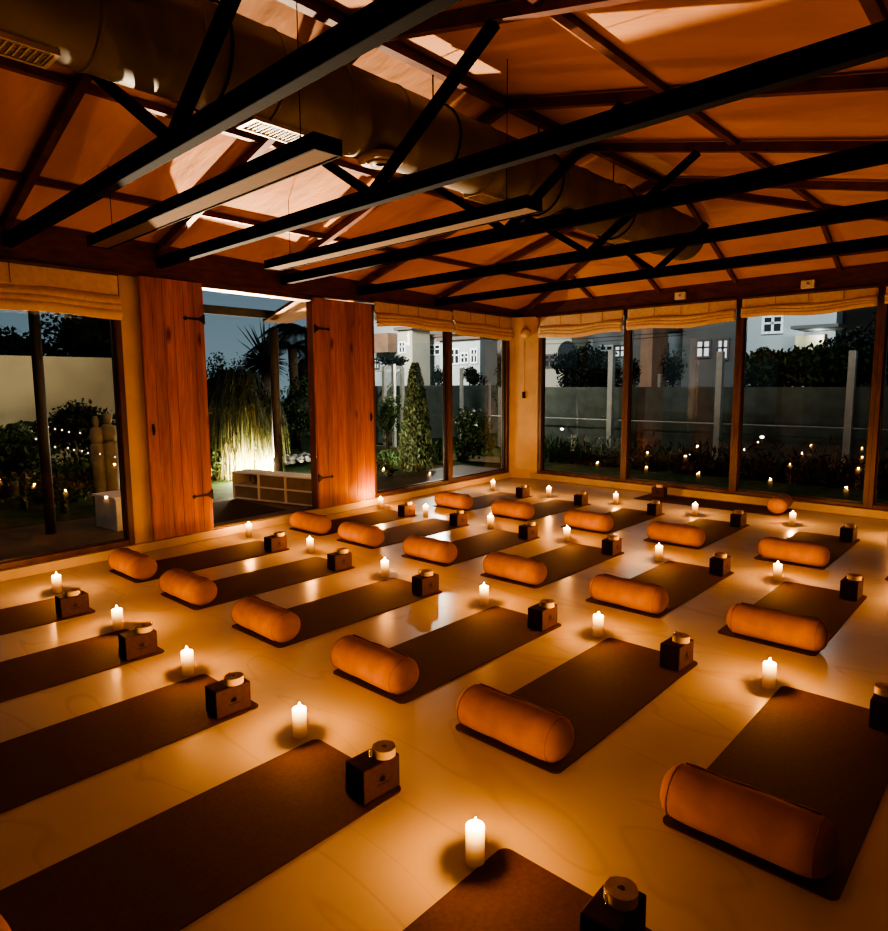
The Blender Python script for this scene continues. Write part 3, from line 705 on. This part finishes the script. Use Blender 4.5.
MB().box((th,SD-.012,th), (LW-th,SD-.002,SH-th)).build('back_panel', M['shelfb'], t)
for k in range(6):      # closed inset fronts on all but the open upper left bay
    i, j = k % 3, k//3
    if (i, j) == (0, 1): continue
    x0, x1 = LW*i/3+th*.8, LW*(i+1)/3-th*.8; z0, z1 = (th, SH/2-th/2) if j == 0 else (SH/2+th/2, SH-th)
    MB().box((x0,.03,z0), (x1,.04,z1)).build('inset_front', M['shelfb'], t)
b = MB(); b.tube([(0,0,0),(0,0,.1),(.0,0,.13)], [.035,.045,.02], 12)
x = b.build('jar', M['brick'], None, Vector((A.x,A.y,SH/2+th/2))+Matrix.Rotation(rz,3,'Z') @ Vector((.32,.16,0))); tag(x, 'small jar in the open compartment of the cubby shelf', 'jar')
PX = -9.25
def pole(px, label, pxv=PX, ztop=3.0, r=.075, rz_=0):
    p = at(px, 430, 0, pxv); t = tag(empty('pergola_post', (p.x,p.y,-.06)), label, 'post', 'brown pergola posts')
    MB().tube([(0,0,0),(0,0,ztop)], r, 14).build('pole', M['post'], t); MB().box((-.13,-.13,0), (.13,.13,.05)).build('foot_plate', M['post'], t)
    return p
p1 = pole(43, 'round brown post outside the leftmost window', -9.0, 3.0, .06); p2_ = pole(277, 'round brown post outside the open doorway', -9.25, 2.75, .07)
zb_ = at(240,312,0,-9.2).z
tag(MB().bar((p1.x,p1.y-4,zb_), (p2_.x,p2_.y+.2,zb_), .09, .12).build('pergola_beam', M['post']), 'dark pergola beam crossing the top of the doorway view', 'beam')
tag(MB().add([(-7.3,5.4,2.99),(-9.4,6.05,zb_-.1),(-9.4,6.5,zb_-.1),(-7.5,6.5,2.99),(-7.3,5.4,3.03),(-9.4,6.05,zb_-.05),(-9.4,6.5,zb_-.05),(-7.5,6.5,3.03)], [(3,2,1,0),(4,5,6,7),(0,1,5,4),(1,2,6,5),(2,3,7,6),(3,0,4,7)]).build('terrace_canopy', M['soffit']), 'pale sloping canopy soffit above the doorway view', 'canopy')

# fountain grass, yucca and palms seen through the doorway
gp = at(250,478,2,0); gx, gy = -12.2, at(243,470,0,-12.2).y
t = tag(empty('fountain_grass', (gx,gy,-.06)), 'tall fountain of pale drooping grass lit from below, seen through the doorway', 'ornamental grass')
og = [(.6*r_*math.cos(a_q),.62*r_*math.sin(a_q),(.25+1.55*random.random())*(1.15-.35*r_)) for r_, a_q in [(random.random()**.5, random.random()*6.283) for _ in range(240)]]
strands('drooping_blades', og, 5200, M['straw'], t, .42, .95, .010, 5, .22)['kind'] = 'stuff'
strands('upper_blades', [(x,y,z) for x,y,z in og if z > 1.0], 2600, M['olive'], t, .5, .7, .011, 5, .5)['kind'] = 'stuff'
MB().tube([(0,0,0),(.02,0,1.0),(0,.02,1.9)], [.22,.17,.12], 12).build('stem', M['bark'], t)
def spiky(px, pyc, X, rad, n, label, trunk_r=.08, mat='darkleaf', name='yucca_tree', long=1.0):
    p = at(px, pyc, 0, X); t = tag(empty(name, (p.x,p.y,-.06)), label, 'tree'); h = p.z+.06; mb = MB()
    for i in range(n):
        v = Vector((random.gauss(0,1),random.gauss(0,1),random.gauss(.25,.8))).normalized(); l_ = rad*random.uniform(.7,1.1)*(long if v.z > .7 else 1)
        sd = v.cross(Vector((0,0,1))).normalized()*rad*.035; o_ = Vector((0,0,h))
        mb.add([o_-sd, o_+sd, o_+v*l_*.6+sd*.7-Vector((0,0,.04*l_)), o_+v*l_-Vector((0,0,.12*l_)), o_+v*l_*.6-sd*.7-Vector((0,0,.04*l_))], [(0,1,2,3,4)])
    mb.build('leaf_crown', M[mat], t); MB().tube([(0,0,0),(.04,0,h*.5),(0,0,h)], trunk_r, 8).build('trunk', M['bark'], t); return t
spiky(265, 362, -14.5, .62, 320, 'dark spiky yucca with a pointed top above the fountain grass', .12, long=2.0)
def palm(px, pyc, X, rad, nf, label, mat='darkleaf', tr=.13):
    p = at(px, pyc, 0, X); t = tag(empty('palm_tree', (p.x,p.y,-.06)), label, 'palm'); h = p.z+.06
    fr = MB()
    for i in range(nf):
        a = 2*PI*i/nf+random.uniform(-.2,.2); el_ = random.uniform(-.1,1.1); d = Vector((math.cos(a),math.sin(a),0)); prev = None
        pts = [Vector((0,0,h))+d*rad*u*math.cos(el_*.5)+Vector((0,0,rad*(.55*el_*u-.75*u*u))) for u in [k/10 for k in range(11)]]
        for k in range(10):
            sd = Vector((-d.y,d.x,0))
            for sg in (-1,1):
                for q in range(3):
                    b0 = pts[k].lerp(pts[k+1], q/3); l_ = rad*.34*math.sin(PI*(.12+.85*(k+q/3)/10))
                    tip = b0+sd*sg*l_*.8+d*l_*.45-Vector((0,0,l_*.55)); wv = d*.016*rad
                    fr.add([b0-wv, b0+wv, tip], [(0,1,2)])
    fr.build('fronds', M[mat], t); MB().tube([(0,0,0),(.05,0,h*.6),(0,0,h)], tr, 9).build('trunk', M['bark'], t)
palm(292, 345, -16.4, 1.5, 15, 'dark palm tree behind the post in the doorway view')
palm(308, 330, -19.5, 2.0, 15, 'dark palm tree partly behind the right-hand shutter')
palm(4, 430, -13.0, 1.3, 13, 'dark low palm at the left edge outside the leftmost window', tr=.2)
bush('leafy_shrub', (-12.1, at(214,472,0,-12.1).y, .35), (.28,.35,.45), 700, .13, 'shrub', 'small leafy shrub beside the cubby shelf, left of the fountain grass', group=None)
b = bush('hedge_mass', (-18.6, at(222,395,0,-18.6).y, 1.4), (1.0,1.7,1.3), 3000, .13, 'hedge', 'dark green tree mass left behind the yucca', 'tree')
bush('hedge_mass', (-15.5, at(300,430,0,-15.5).y, 1.1), (.8,1.0,1.0), 2600, .11, 'hedge', 'dark shrub mass behind the doorway post', 'tree')
for px, py, X, hw, hh, n, lb in ((222,388,-16.8,22,38,3000,'dark tree left behind the fountain grass in the doorway view'),(252,392,-19.8,18,42,2600,'dark tree directly behind the yucca in the doorway view'),(303,385,-23,18,52,3200,'tall dark tree right of the post in the doorway view')):
    tree_at('garden_tree', px, py, 0, X, hw, hh, n, 'darkleaf', lb, ls=.14)
c = at(297,448,0,-13.0); pb = MB()
for i in range(140):
    x = random.uniform(-.9,.9); y = random.uniform(-.9,.9); r = random.uniform(.03,.09); zz = .03+.1*random.random()
    pb.lathe([(r*.4,-r*.5),(r,0),(r*.5,r*.6)], (c.x+x*.4,c.y+y,zz), 6)
tag(pb.build('pebble_bed', M['pebble']), 'bed of pale pebbles on the lawn right of the doorway post', 'pebbles', kind='stuff')

# leftmost window: garden wall, trees, ornaments
zwall = at(75,357,0,-14.5).z
tag(MB().box((-14.7,-6,-.1), (-14.45,6.7,zwall)).build('garden_wall', M['gwall']), 'cream rendered garden wall seen through the leftmost window', 'wall')
for i, (px, py, X, r, lb) in enumerate(((85,338,-17,(1.0,1.5,.9),'dark tree above the garden wall, centre of the leftmost window'),(112,344,-20.5,(1.0,1.6,.8),'dark rounded tree above the garden wall next to the window frame'),(10,352,-17.5,(1.2,2.0,.7),'dark tree above the garden wall at the left edge'))):
    p = at(px, py, 0, X); bush('garden_tree', (p.x,p.y,p.z), (r[0]*.8,r[1]*.7,r[2]), 2600, .12, 'darkleaf', lb, 'tree')
for i, (px, py, X, r, lb) in enumerate(((72,425,-12.2,(.45,.6,.55),'dark rounded bush against the garden wall'),(102,438,-12.6,(.45,.6,.5),'dark bush behind the two pale ornaments'),(20,455,-11.5,(.5,.9,.5),'low dark bush at the left of the leftmost window'),(62,478,-10.6,(.35,.6,.35),'low leafy bush beyond the terrace, right of the window post'),(95,470,-10.9,(.3,.5,.3),'low leafy bush at the feet of the pale ornaments'))):
    p = at(px, py, 0, X); bush('garden_bush', (p.x,p.y,max(.2,p.z)), r, 1900, .09, 'darkleaf' if i < 2 else 'hedge', lb)
def ornament(px, py0, py1, X, w_, label):
    t_ = at(px, py0, 0, X); b_ = at(px, py1, 0, X); H = t_.z; t = tag(empty('garden_statue', (t_.x,t_.y,-.06)), label, 'statue', 'pale ornaments by the bushes')
    H += .06
    MB().lathe([(w_*.62,0),(w_*.6,.1),(w_*.66,H*.35),(w_*.78,H*.55),(w_*.74,H*.68),(w_*.6,H*.72)], n=18).build('draped_body', M['stone'], t)
    MB().lathe([(w_*.6,H*.715),(w_*.74,H*.78),(w_*.62,H*.86),(w_*.3,H*.89)], n=18).build('shoulders', M['stone'], t)
    MB().lathe([(w_*.2,H*.88),(w_*.36,H*.92),(w_*.36,H*.96),(w_*.2,H)], n=16).build('head', M['stone'], t)
ornament(95, 416, 470, -10.3, .13, 'slimmer pale standing ornament outside the leftmost window')
ornament(107, 413, 470, -10.3, .17, 'broader pale standing ornament next to the window frame')
p = at(113, 530, 2, 0); 
t = tag(empty('storage_box', (p.x-.15,p.y,-.005), .08), 'pale rectangular box on the terrace outside the leftmost window', 'box')
bevel(MB().box((-.28,-.02,0), (.28,.65,.40)).build('box_body', M['shelfw'], t), .01); bevel(MB().box((-.3,-.04,.40), (.3,.67,.43)).build('box_lid', M['shelfw'], t), .006)

# fairy lights draped over the bushes
bulbs = [(48,427),(55,429),(62,430),(69,432),(80,433),(36,439),(41,442),(46,444),(55,447),(68,448),(74,450),(82,451),(88,453),(100,454),(115,457)]
LX = -10.05
t = tag(empty('fairy_lights', at(80,440,0,LX)), 'string of tiny warm fairy lights over the bushes outside the leftmost window', 'string lights')
base = at(80,440,0,LX); M['bulb'] = emis('fairy_bulb', (1,.8,.5), 2.5)
pts = sorted(bulbs); MB().tube([at(x,y,0,LX)-base for x,y in pts], .003, 4).build('cable', M['black'], t)
bm0 = None
for x, y in pts:
    if bm0 is None: bm0 = MB().lathe([(.004,-.012),(.012,-.004),(.012,.004),(.004,.012)], n=8).build('bulb', M['bulb'], t); o = bm0
    else: o = bm0.copy(); col.objects.link(o); o.parent = t
    o.location = at(x,y,0,LX)-base

# windows beside the corner: conifer, shrubs, frames
p = at(415,478,2,0); cyx, cyy = -9.75, at(416,450,0,-9.75).y
t = tag(empty('conifer', (cyx,cyy,-.06)), 'slim cone-shaped conifer outside the window right of the shutters', 'tree'); hC = at(424,364,0,-9.75).z+.06
def cone():
    z = hC*(random.random()**.8); a = random.random()*2*PI; r = (.06+.36*(1-z/hC)**.8)*(min(1,z/.25+.35))*random.uniform(.75,1.05)*(1+.1*math.sin(a*5+z*9))
    return Vector((r*math.cos(a), r*math.sin(a), z)), Vector((0,0,1))
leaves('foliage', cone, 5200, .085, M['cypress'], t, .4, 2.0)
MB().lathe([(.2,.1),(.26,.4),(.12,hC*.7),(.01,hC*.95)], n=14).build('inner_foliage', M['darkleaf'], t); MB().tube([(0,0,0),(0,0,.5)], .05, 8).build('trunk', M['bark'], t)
for px, py, X, hw, hh, n, mt, lb, ct in ((478,434,-10.3,26,29,2200,'shrub','leafy bush outside the window left of the corner column','shrub'),
    (387,418,-12.5,16,26,1500,'shrub','pale flowering bush left of the conifer','shrub'),(388,462,-9.6,14,12,800,'hedge','low dark bush left of the conifer','shrub'),(442,455,-10.6,9,13,700,'hedge','low dark bush right of the conifer','shrub'),
    (473,378,-17,14,13,1300,'darkleaf','ball-shaped dark tree behind the white post','tree'),(503,385,-14.5,9,36,1300,'hedge','tall dark bush next to the corner column','tree'),
    (393,361,-26,17,7,1300,'darkleaf','wide dark tree below the upper houses left of the conifer','tree'),(438,376,-19,9,12,900,'darkleaf','dark tree right behind the conifer','tree'),(377,382,-21,9,14,800,'darkleaf','dark bush beside the right-hand shutter edge','shrub')):
    tree_at('garden_bush' if ct == 'shrub' else 'garden_tree', px, py, 0, X, hw, hh, n, mt, lb, ct)
def gpost(px, py0, py1, ax, v, w_, label, grp=None, name='fence_post', mat='metalpost'):
    a = at(px, py0, ax, v); z1 = a.z; t = tag(MB().box((-w_/2,-w_/2,0), (w_/2,w_/2,z1+.06)).build(name, M[mat], None, (a.x,a.y,-.06)), label, 'post', grp); return a
gpost(393.5, 364, 440, 0, -13.5, .09, 'white post left of the conifer'); gpost(461.5, 368, 430, 0, -14.0, .09, 'white post in front of the ball-shaped tree'); gpost(484, 378, 420, 0, -17.0, .06, 'thin dark post between the ball-shaped tree and the corner column', mat='post')
a1 = at(384,367,0,-15.0); a2 = at(402,367,0,-15.0)
t = tag(empty('garden_gate_frame', (a1.x,a1.y,-.06)), 'grey metal frame with a diagonal brace left of the conifer', 'frame'); d = a2-a1
for q in (0,1): MB().box((d.x*q-.05,d.y*q-.05,0), (d.x*q+.05,d.y*q+.05,a1.z+.06)).build('upright', M['metalpost'], t)
MB().bar((0,0,a1.z+.06), (d.x,d.y,a1.z+.06), .09, .09).build('top_rail', M['metalpost'], t); MB().bar((0,0,a1.z-.7), (d.x,d.y,a1.z), .06, .06).build('diagonal_brace', M['metalpost'], t)
for (pa, pb_, X, lb) in (((374,446),(402,449),-11.2,'pale kerb left of the conifer'),((451,455),(501,458),-11.6,'pale kerb below the leafy bush')):
    a = at(*pa, 2, .05); bb = at(*pb_, 2, .05); tag(MB().bar((a.x,a.y,0), (bb.x,bb.y,0), .14, .16).build('garden_kerb', M['stone']), lb, 'kerb')
pw_ = at(383,380,0,-20); tag(MB().box((-20.2,pw_.y-1.3,-.06), (-20,pw_.y+1.1,at(383,372,0,-20).z)).build('low_white_wall', M['house']), 'low bright white wall left of the conifer', 'wall')
pw_ = at(484,395,0,-22); tag(MB().box((-22.2,pw_.y-1.2,-.06), (-22,pw_.y+1.6,at(484,386,0,-22).z)).build('low_white_wall', M['house']), 'low floodlit white wall near the corner column', 'wall')

fa = at(372,386,0,-15.6); fb = at(512,387,0,-15.6)
t = tag(empty('windbreak_fence', (-15.6,fa.y-1.5,-.06)), 'grey windbreak fence behind the conifer and leafy bush', 'fence'); Lf = fb.y+1.0-fa.y+1.5
MB().box((-.03,0,0), (0,Lf,fa.z+.06)).build('screen_panel', M['screen'], t)
for k in range(5): MB().box((.0,Lf*k/4-.03,0), (.06,Lf*k/4+.03,fa.z+.1)).build('post', M['metalpost'], t)
# ------------------------------------------------------------------ fence and planting beyond the far windows
FY = 15.5
xa, xb = at(541,400,1,FY).x-1.5, at(900,400,1,FY).x+4
zf = at(700,387,1,FY).z
t = tag(empty('windbreak_fence', (xa,FY,-.06)), 'long dark windbreak fence with a thin grey rail beyond the far windows', 'fence'); Lf = xb-xa
MB().box((0,0,0), (Lf,.03,zf+.06)).build('screen_panel', M['screen'], t)
zr_ = at(640,421,1,FY-.3).z+.06
MB().tube([(0,-.3,zr_),(Lf,-.3,zr_)], .018, 8).build('rail', M['metalpost'], t)
for px in (617.5, 724.5, 854):
    pt_ = at(px, 400, 1, FY); topz = at(px, {617.5:350,724.5:352,854:351}[px], 1, FY-.1).z+.06
    MB().box((pt_.x-xa-.065,-.42,0), (pt_.x-xa+.065,-.06,topz) if False else (pt_.x-xa+.065,-.28,topz)).build('post', M['metalpost'], t)
for px in (660, 782, 858): 
    pt_ = at(px, 400, 1, FY+1.2); MB().box((pt_.x-xa-.04,1.1,0), (pt_.x-xa+.04,1.2,at(px,{660:374,782:376,858:365}[px],1,FY+1.2).z+.06)).build('back_post', M['metalpost'], t)
for i, (px0, px1, lb) in enumerate(((541,600,'low dark planting outside the far window next to the column'),(600,680,'low dark planting outside the middle far window'),(680,770,'low dark planting left outside the right far window'),(770,890,'low dark planting at the right outside the far windows'))):
    x0, x1 = at(px0,450,1,13.6).x, at(px1,450,1,13.6).x
    t = tag(empty('border_plant', ((x0+x1)/2,13.6,-.06)), lb, 'planting'); hw = (x1-x0)/2
    def pf(hw=hw): return Vector((random.uniform(-hw,hw), random.uniform(-.35,.35), abs(random.gauss(0,.22)))), Vector((0,0,1))
    o = leaves('leaf_blades', pf, 1300, .24, M['darkleaf' if i > 1 else 'hedge'], t, .14, 1.6); o['kind'] = 'stuff'
for px, py, Y, hw, hh, n, mt, lb in ((590,371,24,34,26,5000,'darkleaf','dark broad tree below the arched window of the white house'),(673,370,23,12,24,2000,'darkleaf','dark tree between the stone-clad tower and the lit windows'),
    (634,372,19,6,14,900,'darkleaf','narrow dark tree behind the first window mullion'),(808,368,16.3,76,22,9000,'hedge','long green hedge top showing above the fence in the right far window'),
    (850,350,21.5,28,26,2600,'darkleaf','dark tree above the right end of the hedge'),(889,346,19.6,20,42,2000,'darkleaf','dark tree at the right edge beyond the far windows'),(768,356,20,16,10,1300,'darkleaf','dark feathery treetop in front of the pale house'),(800,357,20.3,12,9,1000,'darkleaf','small dark treetop below the lit porch')):
    tree_at('garden_tree', px, py, 1, Y, hw, hh, n, mt, lb)
for i, (px, py, lb) in enumerate(((762,437,'small bright spot on a stake low by the fence in the right far window'),(690,462,'small bright spot on a stake near the middle far window mullion'),(562,429,'small bright spot on a stake low by the fence in the far window beside the column'))):  # glowing heads on stakes, added for small bright spots of unclear origin
    pl = at(px, py, 1, 14.5); t = tag(empty('glow_stake', (pl.x,14.5,-.06)), lb, 'garden lamp', 'bright spots by the fence'); zt = max(.25, pl.z+.06)
    MB().tube([(0,0,0),(0,0,zt-.04)], .012, 6).build('stake', M['black'], t); MB().lathe([(.015,zt-.03),(.04,zt-.015),(.04,zt+.015),(.015,zt+.025)], n=10).build('glow_head', M['lamp'], t)
def house(name, px0, px1, pyt, Y, mat, label, wins=(), depth=1.8, extras=None, roof=True, base=-.1):
    a = at(px0, pyt, 1, Y); bb = at(px1, pyt, 1, Y); W_ = bb.x-a.x; zt_ = (a.z+bb.z)/2+.06
    t = tag(empty(name, (a.x,Y,-.06)), label, 'house', 'houses across the street')
    MB().box((0,0,0), (W_,depth,zt_)).build('wall', M[mat], t)
    if roof: MB().box((-.2,-.25,zt_), (W_+.2,depth+.2,zt_+.22)).build('roof_edge', M['roof'], t)
    for wn in wins:
        x0, y0, x1, y1, kind = wn
        p = at(x0, y0, 1, Y); q = at(x1, y1, 1, Y); wx0, wx1, wz0, wz1 = p.x-a.x, q.x-a.x, q.z+.06, p.z+.06
        f = MB(); k = .10
        f.box((wx0-k,-.08,wz0-k), (wx1+k,.02,wz0)); f.box((wx0-k,-.08,wz1), (wx1+k,.02,wz1+k)); f.box((wx0-k,-.08,wz0), (wx0,.02,wz1)); f.box((wx1,-.08,wz0), (wx1+k,.02,wz1))
        xm = (wx0+wx1)/2; f.box((xm-.05,-.06,wz0), (xm+.05,.0,wz1)); zm = wz0+(wz1-wz0)*.6; f.box((wx0,-.06,zm-.04), (wx1,0,zm+.04))
        fo = f.build('window', M['winf' if kind == 'w' else 'roof'], t)
        MB().box((wx0,-.03,wz0), (wx1,-.005,wz1)).build('pane', M['lit' if kind == 'l' else 'wing'], fo)
    return t, a, zt_
house('house', 366, 402, 318, 36, 'house', 'pale blue-white house at the far left of the row, with a brown balcony', ((388,335,392,347,'w'),(375,360,379,368,'l')), roof=False)
a = at(372,334,1,35.0); q_ = at(388,352,1,35.0)
tag(MB().box((a.x,35.0,q_.z), (q_.x,35.88,a.z)).build('balcony_box', M['brick']), 'brown enclosed balcony on the far-left house', 'balcony')
house('house', 398, 412, 330, 33.5, 'house2', 'narrow cream house behind the conifer', ((400,343,405,352,'w'),))
house('house', 412, 446, 338, 36, 'house', 'white low house right behind the conifer tip', ((415,348,424,356,'w'),(430,346,440,354,'w')))
house('house', 440, 480, 340, 33.5, 'house', 'white house with paired dark windows left of the corner column', ((451,350,459,363,'w'),(462,354,468,362,'w'),(472,350,477,362,'w')))
house('house', 478, 535, 318, 38, 'house3', 'grey hazy house wall left of the corner column', (), roof=False)
house('apartment_block', 360, 536, 296, 44, 'house2', 'tall hazy apartment block behind the houses left of the corner column', (), roof=False)
house('house', 838, 905, 292, 31, 'dark', 'tall unlit house at the right edge behind the dark trees', (), roof=False)
house('house', 541, 572, 322, 33, 'house2', 'cream house with an arched dark window', ((545,356,555,366,'d'),))
pA = at(567.5,352,1,32.95); ar = MB(); rr = .62; ar.add([(rr*math.cos(PI*k/14),0,rr*math.sin(PI*k/14)) for k in range(15)]+[(-rr,0,-.9),(rr,0,-.9)], [tuple(range(17))])
tag(ar.build('arched_window', M['wing'], None, (pA.x,32.9,pA.z)), 'dark arched window of the cream house', 'window')
house('house', 571, 632, 326, 35.2, 'house', 'white house with rows of windows behind the first far window', ((578,342,591,348,'w'),(580,354,592,361,'w'),(601,347,612,356,'w'),(616,347,625,356,'l')))
house('house', 630, 642, 300, 32, 'house3', 'tall narrow grey tower with white trim', (), depth=1.8)
house('house', 642, 654, 300, 32, 'brick', 'tall stone-clad tower with white trim', (), depth=1.8)
house('house', 654, 686, 332, 34.5, 'house', 'small white house with a flat roof behind the middle far window', ((660,345,667,354,'d'),))
t, a, zt_ = house('house', 684, 748, 300, 32.2, 'house3', 'tall grey house with brightly lit paned windows', ((698,342,709,356,'l'),(719,341,727,358,'l'),(744,343,748,356,'l')), roof=False)
t, a, zt_ = house('house', 745, 838, 296, 30, 'house', 'large pale house with a lit porch behind the right far window', ((765,318,781,331,'w'),(818,337,824,344,'l')), roof=False)
a = at(795,330,1,28.6); b_ = at(842,331,1,28.6); tag(MB().box((a.x,28,a.z), (b_.x,30,a.z+.12)).build('porch_roof', M['house3']), 'flat porch roof on the large pale house', 'porch roof')
a = at(797,336,1,29.9); b_ = at(824,357,1,29.9); tag(MB().box((a.x,29.7,0), (b_.x,30,a.z)).build('porch_wall', M['gwall']), 'ochre wall under the porch of the large pale house', 'wall')
for k, (y0, y1) in enumerate(((332,328),(338,334),(343,338))):
    a = at(536,y0,1,24+k); b_ = at(628,y1,1,26+k); mid_ = (a+b_)/2-Vector((0,0,.12))
    tag(MB().tube([a-(b_-a)*.4, mid_, b_+(b_-a)*.6], .012, 4).build('power_line', M['black']), 'thin black power line crossing in front of the white houses', 'cable', 'power lines in front of the houses')
# ------------------------------------------------------------------ lights outside
def light(kind, loc, energy, c, size=.1, target=None, spot=None, blend=.5):
    l = bpy.data.lights.new(kind.lower()+'_light', kind); l.energy = energy; l.color = c
    if kind == 'AREA': l.size = size
    else: l.shadow_soft_size = size
    if spot: l.spot_size = R(spot); l.spot_blend = blend
    o = bpy.data.objects.new(l.name, l); o.location = loc; col.objects.link(o)
    if target is not None: o.rotation_euler = (Vector(target)-Vector(loc)).to_track_quat('-Z','Y').to_euler()
    return o
WARM = (1,.80,.50); COOL = (.86,.95,1)
light('SPOT', (-10.95,6.55,.14), 9500, (1,.79,.54), .05, (-5.0,3.5,3.45), 50, .12)      # garden uplight shining in through the doorway
light('POINT', (-11.3,gy-.45,.22), 260, (1,.84,.58), .06)
light('POINT', (-11.35,gy+.15,.2), 330, (1,.88,.66), .06)
light('SPOT', (-8.8,cyy-1.5,.4), 110, (1,.95,.75), .1, (cyx,cyy,1.2), 90)
light('POINT', (-11.8,12.8,2.8), 430, (1,.95,.85), .1)  # unseen fill added to brighten the planting
light('POINT', (-18.5,at(383,380,0,-18.5).y,2.6), 260, (1,.98,.9), .15)
light('POINT', (-20.5,at(484,380,0,-20.5).y,2.6), 400, (1,.98,.9), .15)
light('SPOT', (-11.2,2.0,4.6), 320, (1,.9,.68), .3, (-14.5,4.4,1.4), 120)
light('AREA', (-7,20,10), 1500, COOL, 3, (-8,32,4))
light('AREA', (-30,22,10), 6500, (1,.96,.9), 3, (-36,33,4))
light('AREA', (1,19,10), 380, COOL, 3, (-1,30,4))
pl_ = at(812,328,1,28.2); light('POINT', (pl_.x,29.2,pl_.z-.2), 45, (.9,.97,1), .12)
light('POINT', (-6.5,13.4,3.0), 30, (.95,.97,.9), .2)
light('POINT', (-3.0,13.4,3.0), 30, (.95,.97,.9), .2)

# ------------------------------------------------------------------ view
sc.view_settings.view_transform = 'AgX'
try: sc.view_settings.look = 'AgX - High Contrast'
except Exception: pass
sc.view_settings.exposure = 0.0
sc.cycles.use_denoising = True
sc.cycles.max_bounces = 8; sc.cycles.transparent_max_bounces = 12
sc.cycles.sample_clamp_indirect = 4
sc.cycles.caustics_reflective = False; sc.cycles.caustics_refractive = False
